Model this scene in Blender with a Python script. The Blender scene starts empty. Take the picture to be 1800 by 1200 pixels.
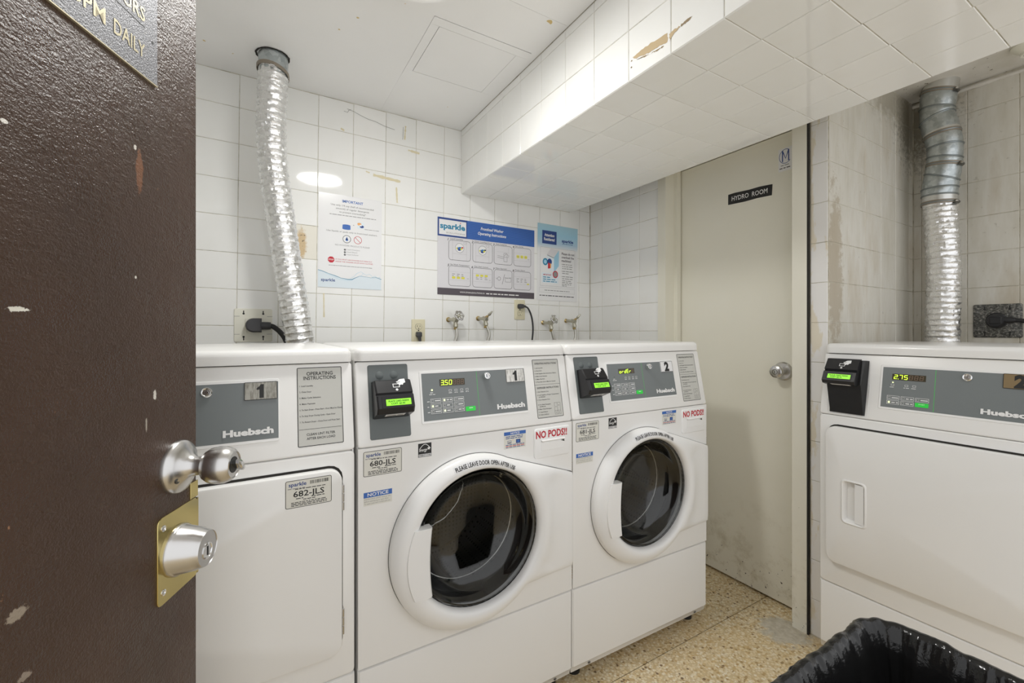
import bpy, bmesh, math, random
from mathutils import Vector, noise as mnoise
from mathutils.bvhtree import BVHTree

V = Vector
PI = math.pi
random.seed(7)
scene = bpy.context.scene
col = scene.collection

# ------------------------------------------------------------------ camera
H = 1.185                                   # eye height
YAW = math.radians(30.625)
cam_d = bpy.data.cameras.new('camera')
cam_d.sensor_width = 36.0
cam_d.lens = 762.7 / 1800 * 36.0
cam_d.shift_y = -18.0 / 1800
cam_d.clip_start = 0.02
cam = bpy.data.objects.new('camera', cam_d)
col.objects.link(cam)
cam.location = (0, 0, H)
cam.rotation_euler = (PI / 2, 0, -YAW)
scene.camera = cam

# ------------------------------------------------------------------ world / exposure
w = bpy.data.worlds.new('world_fill')  # uniform fill light added to brighten the room through its open front side
scene.world = w
w.use_nodes = True
w.node_tree.nodes['Background'].inputs['Color'].default_value = (0.985, 0.99, 1.0, 1)
w.node_tree.nodes['Background'].inputs['Strength'].default_value = 1.0
LAMP = 41.0                                 # brightness of the ceiling dome
scene.view_settings.view_transform = 'Standard'
scene.view_settings.look = 'None'
scene.view_settings.gamma = 1.0
scene.view_settings.use_curve_mapping = False
scene.view_settings.exposure = 0.26
scene.cycles.max_bounces = 12
scene.cycles.diffuse_bounces = 8

# ------------------------------------------------------------------ materials
MATS = {}


def mat(name, c=(.8, .8, .8), rough=.5, metal=0., emit=0., ecol=None, coat=0., trans=0., ior=1.45, spec=None):
    if name in MATS:
        return MATS[name]
    m = bpy.data.materials.new(name)
    m.use_nodes = True
    b = m.node_tree.nodes['Principled BSDF']
    b.inputs['Base Color'].default_value = (*c, 1)
    b.inputs['Roughness'].default_value = rough
    b.inputs['Metallic'].default_value = metal
    b.inputs['IOR'].default_value = ior
    b.inputs['Coat Weight'].default_value = coat
    b.inputs['Coat Roughness'].default_value = .08
    b.inputs['Transmission Weight'].default_value = trans
    if spec is not None:
        b.inputs['Specular IOR Level'].default_value = spec
    if emit:
        b.inputs['Emission Color'].default_value = (*(ecol or c), 1)
        b.inputs['Emission Strength'].default_value = emit
    MATS[name] = m
    return m


class NT:
    """small helper round one material's node tree"""
    def __init__(s, m):
        s.m = m
        s.t = m.node_tree
        s.b = s.t.nodes['Principled BSDF']
        s.co = s.t.nodes.new('ShaderNodeTexCoord')

    def node(s, kind, **kw):
        n = s.t.nodes.new(kind)
        for k, v in kw.items():
            setattr(n, k, v)
        return n

    def link(s, a, b):
        s.t.links.new(a, b)

    def noise(s, scale, detail=4, rough=.55, vec=None, dim='3D', dist=0.):
        n = s.node('ShaderNodeTexNoise', noise_dimensions=dim)
        n.inputs['Scale'].default_value = scale
        n.inputs['Detail'].default_value = detail
        n.inputs['Roughness'].default_value = rough
        n.inputs['Distortion'].default_value = dist
        s.link(vec or s.co.outputs['Object'], n.inputs['Vector'])
        return n.outputs['Fac']

    def mapped(s, scale=(1, 1, 1), loc=(0, 0, 0), rot=(0, 0, 0), src=None):
        n = s.node('ShaderNodeMapping')
        n.inputs['Scale'].default_value = scale
        n.inputs['Location'].default_value = loc
        n.inputs['Rotation'].default_value = rot
        s.link(src or s.co.outputs['Object'], n.inputs['Vector'])
        return n.outputs['Vector']

    def ramp(s, fac, stops):
        n = s.node('ShaderNodeValToRGB')
        e = n.color_ramp.elements
        while len(e) < len(stops):
            e.new(.5)
        for el, (p, c) in zip(e, stops):
            el.position = p
            el.color = (*c, 1) if len(c) == 3 else c
        s.link(fac, n.inputs['Fac'])
        return n.outputs['Color']

    def math(s, op, a, b=None, clamp=False):
        n = s.node('ShaderNodeMath', operation=op, use_clamp=clamp)
        for i, x in enumerate((a, b)):
            if x is None:
                continue
            if isinstance(x, (int, float)):
                n.inputs[i].default_value = x
            else:
                s.link(x, n.inputs[i])
        return n.outputs[0]

    def mix(s, fac, a, b):
        n = s.node('ShaderNodeMix', data_type='RGBA')
        for k, x in ((0, fac), (6, a), (7, b)):
            if isinstance(x, (int, float)):
                n.inputs[k].default_value = x
            elif isinstance(x, tuple):
                n.inputs[k].default_value = (*x, 1)
            else:
                s.link(x, n.inputs[k])
        return n.outputs[2]

    def blotch(s, centre, radii, scale=30., amount=.8, edge=.25, src=None):
        """irregular patch round one point of the surface: 1 inside, 0 outside"""
        v = s.mapped(tuple(1 / r for r in radii), tuple(-c / r for c, r in zip(centre, radii)), src=src)
        n = s.node('ShaderNodeVectorMath', operation='LENGTH')
        s.link(v, n.inputs[0])
        d = s.math('ADD', n.outputs['Value'], s.math('MULTIPLY', s.math('SUBTRACT', s.noise(scale, 5, .65, src), .5), amount * 2))
        r = s.node('ShaderNodeMapRange')
        s.link(d, r.inputs['Value'])
        r.inputs['From Min'].default_value = 1 + edge
        r.inputs['From Max'].default_value = 1 - edge
        return r.outputs['Result']

    def color(s, sock):
        s.link(sock, s.b.inputs['Base Color'])

    def rough(s, sock):
        s.link(sock, s.b.inputs['Roughness'])

    def bump(s, h, strength=.3, dist=.002):
        n = s.node('ShaderNodeBump')
        n.inputs['Strength'].default_value = strength
        n.inputs['Distance'].default_value = dist
        s.link(h, n.inputs['Height'])
        s.link(n.outputs['Normal'], s.b.inputs['Normal'])


def mapr(nt, sock, a, b, c=0., d=1.):
    r = nt.node('ShaderNodeMapRange')
    nt.link(sock, r.inputs['Value'])
    for k, v in zip(('From Min', 'From Max', 'To Min', 'To Max'), (a, b, c, d)):
        r.inputs[k].default_value = v
    return r.outputs['Result']


def build_materials():
    # glazed wall tile
    m = mat('glazed_tile', (.83, .83, .80), .055)
    n = NT(m)
    info = n.node('ShaderNodeObjectInfo')
    c = n.mix(info.outputs['Random'], (.86, .865, .85), (.90, .90, .885))
    n.color(n.mix(n.math('MULTIPLY', n.ramp(n.noise(4, 4), [(.56, (0, 0, 0)), (.8, (1, 1, 1))]), .22), c, (.72, .69, .60)))
    n.bump(n.noise(9, 2), .05, .004)
    # tile with brown water stains and mould, in the alcove
    m = mat('stained_tile', (.74, .71, .64), .28)
    n = NT(m)
    geo = n.node('ShaderNodeNewGeometry')
    pos = geo.outputs['Position']
    st = n.noise(1.0, 5, .6, n.mapped((9, 9, 2.2), src=pos))
    c = n.ramp(st, [(.30, (.56, .53, .45)), (.5, (.66, .64, .58)), (.70, (.54, .49, .40))])
    sp = n.ramp(n.noise(55, 3, .6, pos), [(.66, (0, 0, 0)), (.73, (1, 1, 1))])
    c = n.mix(n.math('MULTIPLY', sp, .35), c, (.25, .22, .16))
    mould = n.blotch((2.66, .80, 2.15), (.13, .12, .17), 60, 1.6, .45, pos)
    c = n.mix(n.math('MULTIPLY', mould, .8), c, (.17, .15, .11))
    mould2 = n.blotch((2.46, .80, 2.22), (.26, .12, .09), 34, 1.4, .4, pos)
    c = n.mix(n.math('MULTIPLY', mould2, .6), c, (.30, .27, .20))
    brown = n.blotch((1.915, .80, 1.42), (.055, .1, .30), 34, 1.3, .2, pos)
    c = n.mix(n.math('MULTIPLY', brown, .75), c, (.40, .34, .25))
    n.color(c)
    n.bump(n.noise(40, 3), .08, .002)
    # strip of tile beside the metal frame
    m = mat('strip_tile', (.83, .82, .80), .16)
    n = NT(m)
    gp = n.node('ShaderNodeNewGeometry').outputs['Position']
    st = n.noise(1.0, 4, .6, n.mapped((9, 22, 7), src=gp))
    sy = n.node('ShaderNodeSeparateXYZ')
    n.link(gp, sy.inputs[0])
    st = n.math('ADD', st, mapr(n, sy.outputs['Y'], .81, .866, -.10, .10))
    n.color(n.ramp(st, [(.54, (.83, .82, .81)), (.60, (.76, .70, .58))]))
    # broken, stained tile behind the foil duct
    m = mat('damaged_tile', (.80, .77, .68), .5)
    n = NT(m)
    a = n.blotch((.012, 0, -.01), (.020, 1, .065), 60, .7, .2)
    c = n.mix(a, (.80, .77, .69), (.62, .47, .28))
    k = n.ramp(n.noise(90, 3), [(.58, (0, 0, 0)), (.66, (1, 1, 1))])
    n.color(n.mix(n.math('MULTIPLY', k, a), c, (.13, .10, .07)))
    m = mat('grout', (.66, .63, .54), .9)
    n = NT(m)
    n.color(n.ramp(n.noise(14, 5, .7), [(.35, (.36, .33, .25)), (.5, (.60, .57, .48)), (.7, (.70, .68, .61))]))
    m = mat('ceiling_paint', (.80, .80, .79), .6)
    n = NT(m)
    c = n.ramp(n.noise(3, 4), [(.3, (.87, .87, .87)), (.7, (.90, .90, .90))])
    sp = n.ramp(n.noise(22, 1), [(.765, (0, 0, 0)), (.78, (1, 1, 1))])
    n.color(n.mix(sp, c, (.66, .50, .22)))
    n.bump(n.noise(60, 3), .04, .002)
    m = mat('alcove_plaster', (.66, .64, .58), .8)
    n = NT(m)
    c = n.ramp(n.noise(7, 5, .65), [(.3, (.62, .60, .54)), (.6, (.72, .70, .66))])
    sp = n.ramp(n.noise(42, 2), [(.69, (0, 0, 0)), (.73, (1, 1, 1))])
    n.color(n.mix(sp, c, (.16, .13, .09)))
    n.bump(n.noise(30, 4), .3, .004)
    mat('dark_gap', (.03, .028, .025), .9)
    mat('plain_wall', (.86, .86, .84), .55)
    # terrazzo floor
    m = mat('terrazzo', (.62, .52, .36), .32)
    n = NT(m)
    vo = n.node('ShaderNodeTexVoronoi')
    vo.inputs['Scale'].default_value = 120
    n.link(n.co.outputs['Object'], vo.inputs['Vector'])
    sep = n.node('ShaderNodeSeparateColor')
    n.link(vo.outputs['Color'], sep.inputs[0])
    c = n.ramp(sep.outputs[0], [(0, (.30, .20, .09)), (.10, (.55, .38, .18)), (.22, (.72, .57, .33)), (.45, (.80, .70, .50)), (.7, (.70, .58, .38)), (.9, (.82, .75, .60))])
    c = n.mix(n.ramp(vo.outputs['Distance'], [(.45, (0, 0, 0)), (.62, (.7, .7, .7))]), c, (.55, .42, .23))
    vo2 = n.node('ShaderNodeTexVoronoi')
    vo2.inputs['Scale'].default_value = 52
    n.link(n.co.outputs['Object'], vo2.inputs['Vector'])
    sep2 = n.node('ShaderNodeSeparateColor')
    n.link(vo2.outputs['Color'], sep2.inputs[0])
    k = n.math('MULTIPLY', n.ramp(sep2.outputs[1], [(.80, (0, 0, 0)), (.82, (1, 1, 1))]), n.ramp(vo2.outputs['Distance'], [(.22, (1, 1, 1)), (.30, (0, 0, 0))]))
    c = n.mix(k, c, (.20, .13, .07))
    c = n.mix(n.math('MULTIPLY', n.ramp(n.noise(2.2, 4), [(.45, (0, 0, 0)), (.7, (1, 1, 1))]), .45), c, (.60, .42, .18))
    cem = n.blotch((1.80, .93, 0), (.085, .085, .5), 30, .9, .2)
    c = n.mix(n.math('MULTIPLY', cem, .85), c, n.ramp(n.noise(40, 4), [(.3, (.40, .37, .30)), (.7, (.60, .57, .50))]))
    n.color(c)
    n.rough(n.ramp(n.noise(8, 3), [(.3, (.22, .22, .22)), (.7, (.45, .45, .45))]))
    # machines
    m = mat('white_enamel', (.85, .845, .83), .28, coat=.25)
    mat('white_plastic', (.87, .87, .865), .30, coat=.2)
    mat('panel_grey', (.185, .205, .21), .42)
    mat('plate_grey', (.13, .148, .148), .38)
    mat('black_plastic', (.018, .018, .02), .32)
    mat('black_rubber', (.012, .012, .013), .45)
    mat('lcd_green', (.30, .80, .05), .4, emit=.42, ecol=(.30, .85, .04))
    mat('lcd_ink', (.02, .08, .01), .5)
    mat('led_window', (.055, .045, .025), .15)
    mat('led_digit', (.55, .9, .05), .4, emit=1.6, ecol=(.60, 1.0, .05))
    mat('led_dim', (.20, .13, .09), .4)
    mat('led_yellow', (.9, .95, .5), .4, emit=1.0, ecol=(.85, 1.0, .4))
    mat('button_green', (.03, .55, .06), .4, emit=.18, ecol=(.03, .7, .06))
    mat('print_white', (.84, .84, .84), .5)
    mat('print_black', (.02, .02, .02), .5)
    mat('print_grey', (.30, .30, .30), .5)
    mat('print_red', (.55, .02, .04), .5)
    mat('print_blue', (.05, .15, .48), .5)
    mat('print_navy', (.03, .07, .26), .5)
    mat('print_teal', (.03, .25, .42), .5)
    mat('print_sky', (.36, .62, .78), .5)
    mat('print_pale', (.72, .80, .86), .5)
    mat('print_yellow', (.75, .70, .08), .5)
    mat('print_orange', (.85, .42, .14), .5)
    mat('print_dark', (.10, .085, .10), .5)
    mat('paper_white', (.83, .83, .84), .22)
    mat('paper_grey', (.73, .72, .75), .22)
    mat('label_paper', (.74, .73, .67), .35)
    mat('instruction_paper', (.58, .58, .545), .4)
    m = mat('tag_metal', (.62, .61, .57), .35, .3)
    n = NT(m)
    n.color(n.ramp(n.noise(1, 3, .6, n.mapped((260, 260, 30))), [(.35, (.42, .41, .38)), (.6, (.72, .71, .68))]))
    m = mat('tag_dark_metal', (.2, .2, .17), .35, .3)
    n = NT(m)
    n.color(n.ramp(n.noise(1, 3, .6, n.mapped((260, 260, 30))), [(.35, (.20, .19, .16)), (.6, (.36, .35, .31))]))
    mat('tag_gold', (.30, .22, .12), .35, .5)
    mat('chrome', (.78, .78, .78), .12, 1.)
    m = mat('satin_steel', (.62, .61, .60), .26, 1.)
    mat('brass', (.63, .52, .22), .16, 1.)
    mat('dark_steel', (.16, .16, .15), .35, 1.)
    m = mat('drum_steel', (.42, .42, .42), .30, 1.)
    n = NT(m)
    vo = n.node('ShaderNodeTexVoronoi')
    vo.inputs['Scale'].default_value = 62
    vo.inputs['Randomness'].default_value = 0
    n.link(n.co.outputs['Object'], vo.inputs['Vector'])
    n.color(n.ramp(vo.outputs['Distance'], [(.24, (.01, .01, .01)), (.32, (.26, .255, .245))]))
    m = mat('door_glass', (.62, .63, .62), .02, trans=1., ior=1.45)
    mat('tub_dark', (.02, .02, .02), .25)
    mat('paint_chip', (.52, .40, .24), .7)
    mat('paint_chip_dark', (.30, .23, .14), .8)
    mat('adhesive', (.73, .66, .46), .6)
    # foil
    m = mat('foil', (.88, .88, .88), .22, .95)
    n = NT(m)
    n.bump(n.noise(120, 4, .65), .55, .003)
    n.rough(n.ramp(n.noise(50, 3), [(.3, (.16, .16, .16)), (.7, (.36, .36, .36))]))
    m = mat('galvanised', (.50, .53, .54), .36, .9)
    n = NT(m)
    vo = n.node('ShaderNodeTexVoronoi')
    vo.inputs['Scale'].default_value = 70
    n.link(n.co.outputs['Object'], vo.inputs['Vector'])
    sep = n.node('ShaderNodeSeparateColor')
    n.link(vo.outputs['Color'], sep.inputs[0])
    n.color(n.ramp(sep.outputs[0], [(0, (.40, .44, .45)), (1, (.56, .60, .61))]))
    m = mat('galvanised_dark', (.16, .16, .15), .4, .7)
    n = NT(m)
    n.color(n.ramp(n.noise(140, 4, .7), [(.4, (.07, .07, .065)), (.55, (.16, .16, .15)), (.68, (.42, .40, .36))]))
    mat('strap_grey', (.30, .26, .21), .45, .5)
    mat('seam_grey', (.27, .30, .31), .32, .9)
    mat('foil_tape', (.66, .66, .64), .3, .8)
    mat('ivory_plastic', (.74, .69, .50), .35)
    mat('ivory_plate', (.79, .78, .69), .4)
    mat('cord_black', (.02, .02, .022), .45)
    mat('plug_grey', (.06, .06, .065), .45)
    mat('valve_nickel', (.50, .48, .40), .28, .95)
    mat('valve_brass', (.55, .42, .20), .3, .9)
    m = mat('hose_braid', (.62, .61, .57), .32, .8)
    n = NT(m)
    n.bump(n.noise(500, 2), .3, .001)
    # painted hydro room door
    m = mat('cream_paint', (.74, .72, .61), .42)
    n = NT(m)
    sepp = n.node('ShaderNodeSeparateXYZ')
    n.link(n.co.outputs['Object'], sepp.inputs[0])
    z = sepp.outputs['Z']
    c = n.ramp(n.noise(2.2, 4), [(.3, (.79, .77, .67)), (.7, (.83, .81, .72))])
    low = mapr(n, z, .45, .0)
    dirt = n.math('MULTIPLY', n.ramp(n.noise(11, 5, .7), [(.50, (0, 0, 0)), (.75, (1, 1, 1))]), n.math('MULTIPLY', low, .8), True)
    c = n.mix(dirt, c, (.36, .30, .16))
    th = mapr(n, z, .55, .0, .82, .66)
    chip = n.math('GREATER_THAN', n.noise(75, 3, .6), th)
    n.color(n.mix(chip, c, (.05, .04, .03)))
    n.bump(n.noise(26, 4), .05, .003)
    # brown painted corridor door
    m = mat('brown_paint', (.075, .04, .028), .27)
    n = NT(m)
    base = n.ramp(n.noise(3.5, 4), [(.3, (.044, .022, .013)), (.7, (.064, .033, .020))])
    sc = n.noise(1, 5, .7, n.mapped((60, 60, 22), rot=(0, .5, .3)))
    c = n.mix(n.ramp(sc, [(.70, (0, 0, 0)), (.74, (1, 1, 1))]), base, (.30, .15, .075))
    for cen, rad, s_, a_, cc, k in (
            ((.305, 0, 1.387), (.0035, 1, .0022), 60, .2, (.75, .72, .66), 1),
            ((.293, 0, 1.207), (.010, 1, .0024), 220, 1.4, (.72, .70, .62), 1),
            ((.128, 0, 1.405), (.006, 1, .030), 60, .9, (.24, .10, .045), .7),
            ((.136, 0, 1.433), (.0025, 1, .0035), 90, .5, (.66, .62, .56), 1),
            ((.293, 0, .905), (.011, 1, .0055), 160, 1.2, (.36, .30, .23), .8),
            ((.115, 0, 1.055), (.0015, 1, .010), 120, 1., (.5, .45, .38), .7),
            ((.135, 0, 1.258), (.0018, 1, .002), 60, .4, (.70, .68, .62), 1),
            ((.098, 0, 1.093), (.003, 1, .007), 260, 1.2, (.66, .62, .56), 1),
            ((.285, 0, .838), (.007, 1, .004), 160, 1.2, (.40, .33, .26), .6)):
        c = n.mix(n.math('MULTIPLY', n.blotch(cen, rad, s_, a_, .12), k), c, cc)
    n.color(c)
    h1 = n.noise(1, 4, .6, n.mapped((70, 70, 170)))
    h2 = n.noise(330, 3, .6)
    h3 = n.noise(9, 3)
    n.bump(n.math('ADD', n.math('ADD', h1, n.math('MULTIPLY', h2, .8)), n.math('MULTIPLY', h3, 1.5)), .62, .0026)
    n.rough(n.ramp(n.noise(12, 4), [(.3, (.20, .20, .20)), (.7, (.36, .36, .36))]))
    m = mat('plaque_metal', (.18, .18, .19), .5, .35)
    n = NT(m)
    n.color(n.ramp(n.noise(700, 2), [(.42, (.10, .10, .11)), (.60, (.34, .34, .36))]))
    n.bump(n.noise(420, 2), .7, .0012)
    mat('plaque_letter', (.62, .56, .40), .35, .6)
    m = mat('bag_plastic', (.010, .010, .010), .16)
    n = NT(m)
    n.bump(n.noise(45, 4, .6), .5, .004)
    mat('bin_plastic', (.10, .10, .11), .5)
    # ceiling dome: opal glass over two bulbs
    m = mat('lamp_dome', (.9, .88, .82), .25)
    n = NT(m)
    tot = None
    for x in (-.055, .055):
        d = n.node('ShaderNodeVectorMath', operation='DISTANCE')
        n.link(n.co.outputs['Object'], d.inputs[0])
        d.inputs[1].default_value = (x, 0, -.078)
        g = mapr(n, d.outputs['Value'], .10, .02, .0, 1.)
        tot = g if tot is None else n.math('ADD', tot, g)
    em = n.math('MULTIPLY', n.math('ADD', n.math('MULTIPLY', tot, 1.6), .55), LAMP)
    n.link(em, n.b.inputs['Emission Strength'])
    n.b.inputs['Emission Color'].default_value = (1.0, .995, .965, 1)


build_materials()


def M(name):
    return MATS[name]


# ------------------------------------------------------------------ mesh helpers
class Frame:
    """a flat working frame: point = o + u*a + v*b + n*c"""
    def __init__(s, o, u, v, n=None, rot=0.):
        s.o, u, v = V(o), V(u).normalized(), V(v).normalized()
        s.u = u * math.cos(rot) + v * math.sin(rot)
        s.v = -u * math.sin(rot) + v * math.cos(rot)
        s.n = V(n).normalized() if n else s.u.cross(s.v)

    def p(s, a, b, c=0.):
        return s.o + s.u * a + s.v * b + s.n * c


TXT = {}


def glyphs(body, bold=0., shear=0., space=1.):
    k = (body, bold, shear, space)
    if k not in TXT:
        cu = bpy.data.curves.new('t', 'FONT')
        cu.body = body
        cu.offset = bold
        cu.shear = shear
        cu.space_character = space
        cu.resolution_u = 2
        ob = bpy.data.objects.new('t', cu)
        me = ob.to_mesh()
        vs = [(v.co.x, v.co.y) for v in me.vertices]
        fs = [tuple(p.vertices) for p in me.polygons]
        ob.to_mesh_clear()
        bpy.data.objects.remove(ob)
        bpy.data.curves.remove(cu)
        TXT[k] = (vs, fs)
    return TXT[k]


def rrect(a0, a1, b0, b1, r, seg=4):
    pts = []
    r = max(0., min(r, (a1 - a0) / 2 - 1e-6, (b1 - b0) / 2 - 1e-6))
    if r < 1e-5:
        return [(a0, b0), (a1, b0), (a1, b1), (a0, b1)]
    for cx, cy, t0 in ((a1 - r, b0 + r, -PI / 2), (a1 - r, b1 - r, 0), (a0 + r, b1 - r, PI / 2), (a0 + r, b0 + r, PI)):
        for i in range(seg + 1):
            t = t0 + PI / 2 * i / seg
            pts.append((cx + r * math.cos(t), cy + r * math.sin(t)))
    return pts


class MB:
    def __init__(s):
        s.v, s.f, s.m = [], [], []
        s.mats = []

    def mi(s, m):
        if m not in s.mats:
            s.mats.append(m)
        return s.mats.index(m)

    def add(s, vs, fs, m):
        k = len(s.v)
        i = s.mi(m)
        s.v += [tuple(x) for x in vs]
        for f in fs:
            s.f.append(tuple(k + a for a in f))
            s.m.append(i)

    def box(s, x0, x1, y0, y1, z0, z1, m):
        vs = [(x, y, z) for z in (z0, z1) for y in (y0, y1) for x in (x0, x1)]
        s.add(vs, [(0, 2, 3, 1), (4, 5, 7, 6), (0, 1, 5, 4), (2, 6, 7, 3), (0, 4, 6, 2), (1, 3, 7, 5)], m)

    def loops(s, rings, m, closed=True, cap0=False, cap1=False):
        n = len(rings[0])
        vs = [p for r in rings for p in r]
        fs = []
        for j in range(len(rings) - 1):
            for i in range(n if closed else n - 1):
                a, b = j * n + i, j * n + (i + 1) % n
                fs.append((a, b, b + n, a + n))
        if cap0:
            fs.append(tuple(range(n - 1, -1, -1)))
        if cap1:
            fs.append(tuple((len(rings) - 1) * n + i for i in range(n)))
        s.add(vs, fs, m)

    # flat things in a frame
    def poly(s, fr, pts, c, m):
        s.add([fr.p(a, b, c) for a, b in pts], [tuple(range(len(pts)))], m)

    def rect(s, fr, a0, a1, b0, b1, c, m, r=0.):
        s.poly(fr, rrect(a0, a1, b0, b1, r), c, m)

    def slab(s, fr, a0, a1, b0, b1, c0, c1, m, r=0., bv=0., bs=1, seg=4):
        rings = [[fr.p(a, b, c0) for a, b in rrect(a0, a1, b0, b1, r, seg)]]
        if bv:
            for i in range(bs + 1):
                t = PI / 2 * i / bs
                ins = bv * (1 - math.cos(t))
                cc = c1 - bv + bv * math.sin(t)
                if bs == 1:
                    ins, cc = (0, c1 - bv) if i == 0 else (bv, c1)
                rr = max(r - ins, .0002) if r else 0
                rings.append([fr.p(a, b, cc) for a, b in rrect(a0 + ins, a1 - ins, b0 + ins, b1 - ins, rr, seg)])
        else:
            rings.append([fr.p(a, b, c1) for a, b in rrect(a0, a1, b0, b1, r, seg)])
        s.loops(rings, m, cap0=True, cap1=True)

    def prism(s, fr, pts, c0, c1, m):
        s.loops([[fr.p(a, b, c0) for a, b in pts], [fr.p(a, b, c1) for a, b in pts]], m, cap0=True, cap1=True)

    def border(s, fr, a0, a1, b0, b1, t, c, m, r=0.):
        o = rrect(a0, a1, b0, b1, r)
        i = rrect(a0 + t, a1 - t, b0 + t, b1 - t, max(r - t, .00003) if r else 0)
        s.loops([[fr.p(a, b, c) for a, b in o], [fr.p(a, b, c) for a, b in i]], m)

    def disc(s, fr, a, b, r, c, m, rb=None, seg=20):
        s.poly(fr, [(a + r * math.cos(2 * PI * i / seg), b + (rb or r) * math.sin(2 * PI * i / seg)) for i in range(seg)], c, m)

    def ring(s, fr, a, b, r0, r1, c, m, seg=24):
        s.loops([[fr.p(a + r * math.cos(2 * PI * i / seg), b + r * math.sin(2 * PI * i / seg), c) for i in range(seg)] for r in (r1, r0)], m)

    def strip(s, fr, pts, t, c, m):
        """thin flat line through pts"""
        L = []
        for i, (a, b) in enumerate(pts):
            p, q = pts[max(0, i - 1)], pts[min(len(pts) - 1, i + 1)]
            dx, dy = q[0] - p[0], q[1] - p[1]
            l = math.hypot(dx, dy) or 1
            tt = t[i] if isinstance(t, (list, tuple)) else t
            L.append((fr.p(a - dy / l * tt / 2, b + dx / l * tt / 2, c), fr.p(a + dy / l * tt / 2, b - dx / l * tt / 2, c)))
        s.loops([[x[0] for x in L], [x[1] for x in L]], m, closed=False)

    def text(s, fr, body, a0, b0, h, c, m, w=None, align='L', bold=0., shear=0., space=1.):
        """lettering whose capitals are h tall, standing on b0; w stretches it to a width"""
        vs, fs = glyphs(body, bold, shear, space)
        if not vs:
            return
        x0, x1 = min(v[0] for v in vs), max(v[0] for v in vs)
        sc = h / .69
        sx = w / (x1 - x0) if w else sc
        wd = sx * (x1 - x0)
        o = a0 - (wd / 2 if align == 'C' else wd if align == 'R' else 0)
        s.add([fr.p(o + (x - x0) * sx, b0 + y * sc, c) for x, y in vs], fs, m)

    def words(s, fr, a0, a1, b0, h, c, m, seed=0):
        """a line of print too small to read: word-long dashes"""
        r = random.Random(seed)
        a = a0
        while a < a1 - h:
            l = min(r.uniform(1.2, 4.5) * h, a1 - a)
            s.rect(fr, a, a + l, b0 + h * .12, b0 + h * .72, c, m)
            a += l + h * .6

    # solids
    def lathe(s, fr, prof, m, seg=32, cap0=True, cap1=True):
        """prof: (radius, height along n)"""
        s.loops([[fr.p(r * math.cos(2 * PI * i / seg), r * math.sin(2 * PI * i / seg), c) for i in range(seg)] for r, c in prof], m, cap0=cap0, cap1=cap1)

    def tube(s, path, r, m, seg=12, cap=True):
        path = [V(p) for p in path]
        rings = []
        t = (path[1] - path[0]).normalized()
        ref = V((0, 0, 1)) if abs(t.z) < .9 else V((1, 0, 0))
        u = t.cross(ref).normalized()
        for i, p in enumerate(path):
            t = (path[min(i + 1, len(path) - 1)] - path[max(i - 1, 0)]).normalized()
            u = (u - t * u.dot(t)).normalized()
            v = t.cross(u)
            rr = r[i] if isinstance(r, (list, tuple)) else r
            rings.append([p + u * rr * math.cos(2 * PI * k / seg) + v * rr * math.sin(2 * PI * k / seg) for k in range(seg)])
        s.loops(rings, m, cap0=cap, cap1=cap)

    def build(s, name, parent=None, loc=None, smooth=35., solid=False):
        me = bpy.data.meshes.new(name)
        me.from_pydata(s.v, [], s.f)
        if solid:
            bm = bmesh.new()
            bm.from_mesh(me)
            bmesh.ops.remove_doubles(bm, verts=bm.verts, dist=1e-5)
            bmesh.ops.recalc_face_normals(bm, faces=bm.faces)
            bm.to_mesh(me)
            bm.free()
            s.m = [0] * len(me.polygons)
        for m in s.mats:
            me.materials.append(MATS[m])
        me.polygons.foreach_set('material_index', s.m)
        me.update()
        if smooth:
            me.shade_smooth()
            me.set_sharp_from_angle(angle=math.radians(smooth))
        o = bpy.data.objects.new(name, me)
        col.objects.link(o)
        if parent:
            o.parent = parent
        if loc:
            o.location = loc
        return o


def spline(pts, n=8):
    """Catmull-Rom through pts"""
    P = [V(p) for p in pts]
    out = []
    for i in range(len(P) - 1):
        p0, p1, p2, p3 = P[max(i - 1, 0)], P[i], P[i + 1], P[min(i + 2, len(P) - 1)]
        for k in range(n):
            t = k / n
            out.append(.5 * ((2 * p1) + (p2 - p0) * t + (2 * p0 - 5 * p1 + 4 * p2 - p3) * t * t + (3 * p1 - p0 - 3 * p2 + p3) * t ** 3))
    out.append(P[-1])
    return out


def tag(o, label, cat, group=None, kind=None):
    o['label'] = label
    o['category'] = cat
    if group:
        o['group'] = group
    if kind:
        o['kind'] = kind
    return o


def empty(name, loc, rz=0.):
    o = bpy.data.objects.new(name, None)
    col.objects.link(o)
    o.location = loc
    o.rotation_euler = (0, 0, rz)
    o.empty_display_size = .1
    return o


def slab_obj(name, x0, x1, y0, y1, z0, z1, m, parent=None):
    b = MB()
    b.box(x0, x1, y0, y1, z0, z1, m)
    return b.build(name, parent, smooth=0)


# ------------------------------------------------------------------ the room
PT = .1535                     # tile pitch
YB = 2.163                     # back wall
XR = 1.8686                    # right wall
YN = .8025                     # side wall of the alcove
XN = 2.686                     # back wall of the alcove
ZC = 2.2706                    # ceiling
XL, YF = -.95, -.03            # left wall, front wall (camera stands just inside the doorway)
GR = .0022                     # grout recess

TILE = {}


def tile_mesh(wd, ht, m):
    k = (round(wd, 4), round(ht, 4), m)
    if k not in TILE:
        b = MB()
        fr = Frame((0, 0, 0), (1, 0, 0), (0, 0, 1))
        g = .0010
        b.slab(fr, -wd / 2 + g, wd / 2 - g, -ht / 2 + g, ht / 2 - g, -.006, 0, m, bv=min(.0014, wd / 6))
        me = bpy.data.meshes.new('tile')
        me.from_pydata(b.v, [], b.f)
        me.materials.append(MATS[m])
        TILE[k] = me
    return TILE[k]


rt = random.Random(3)


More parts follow.
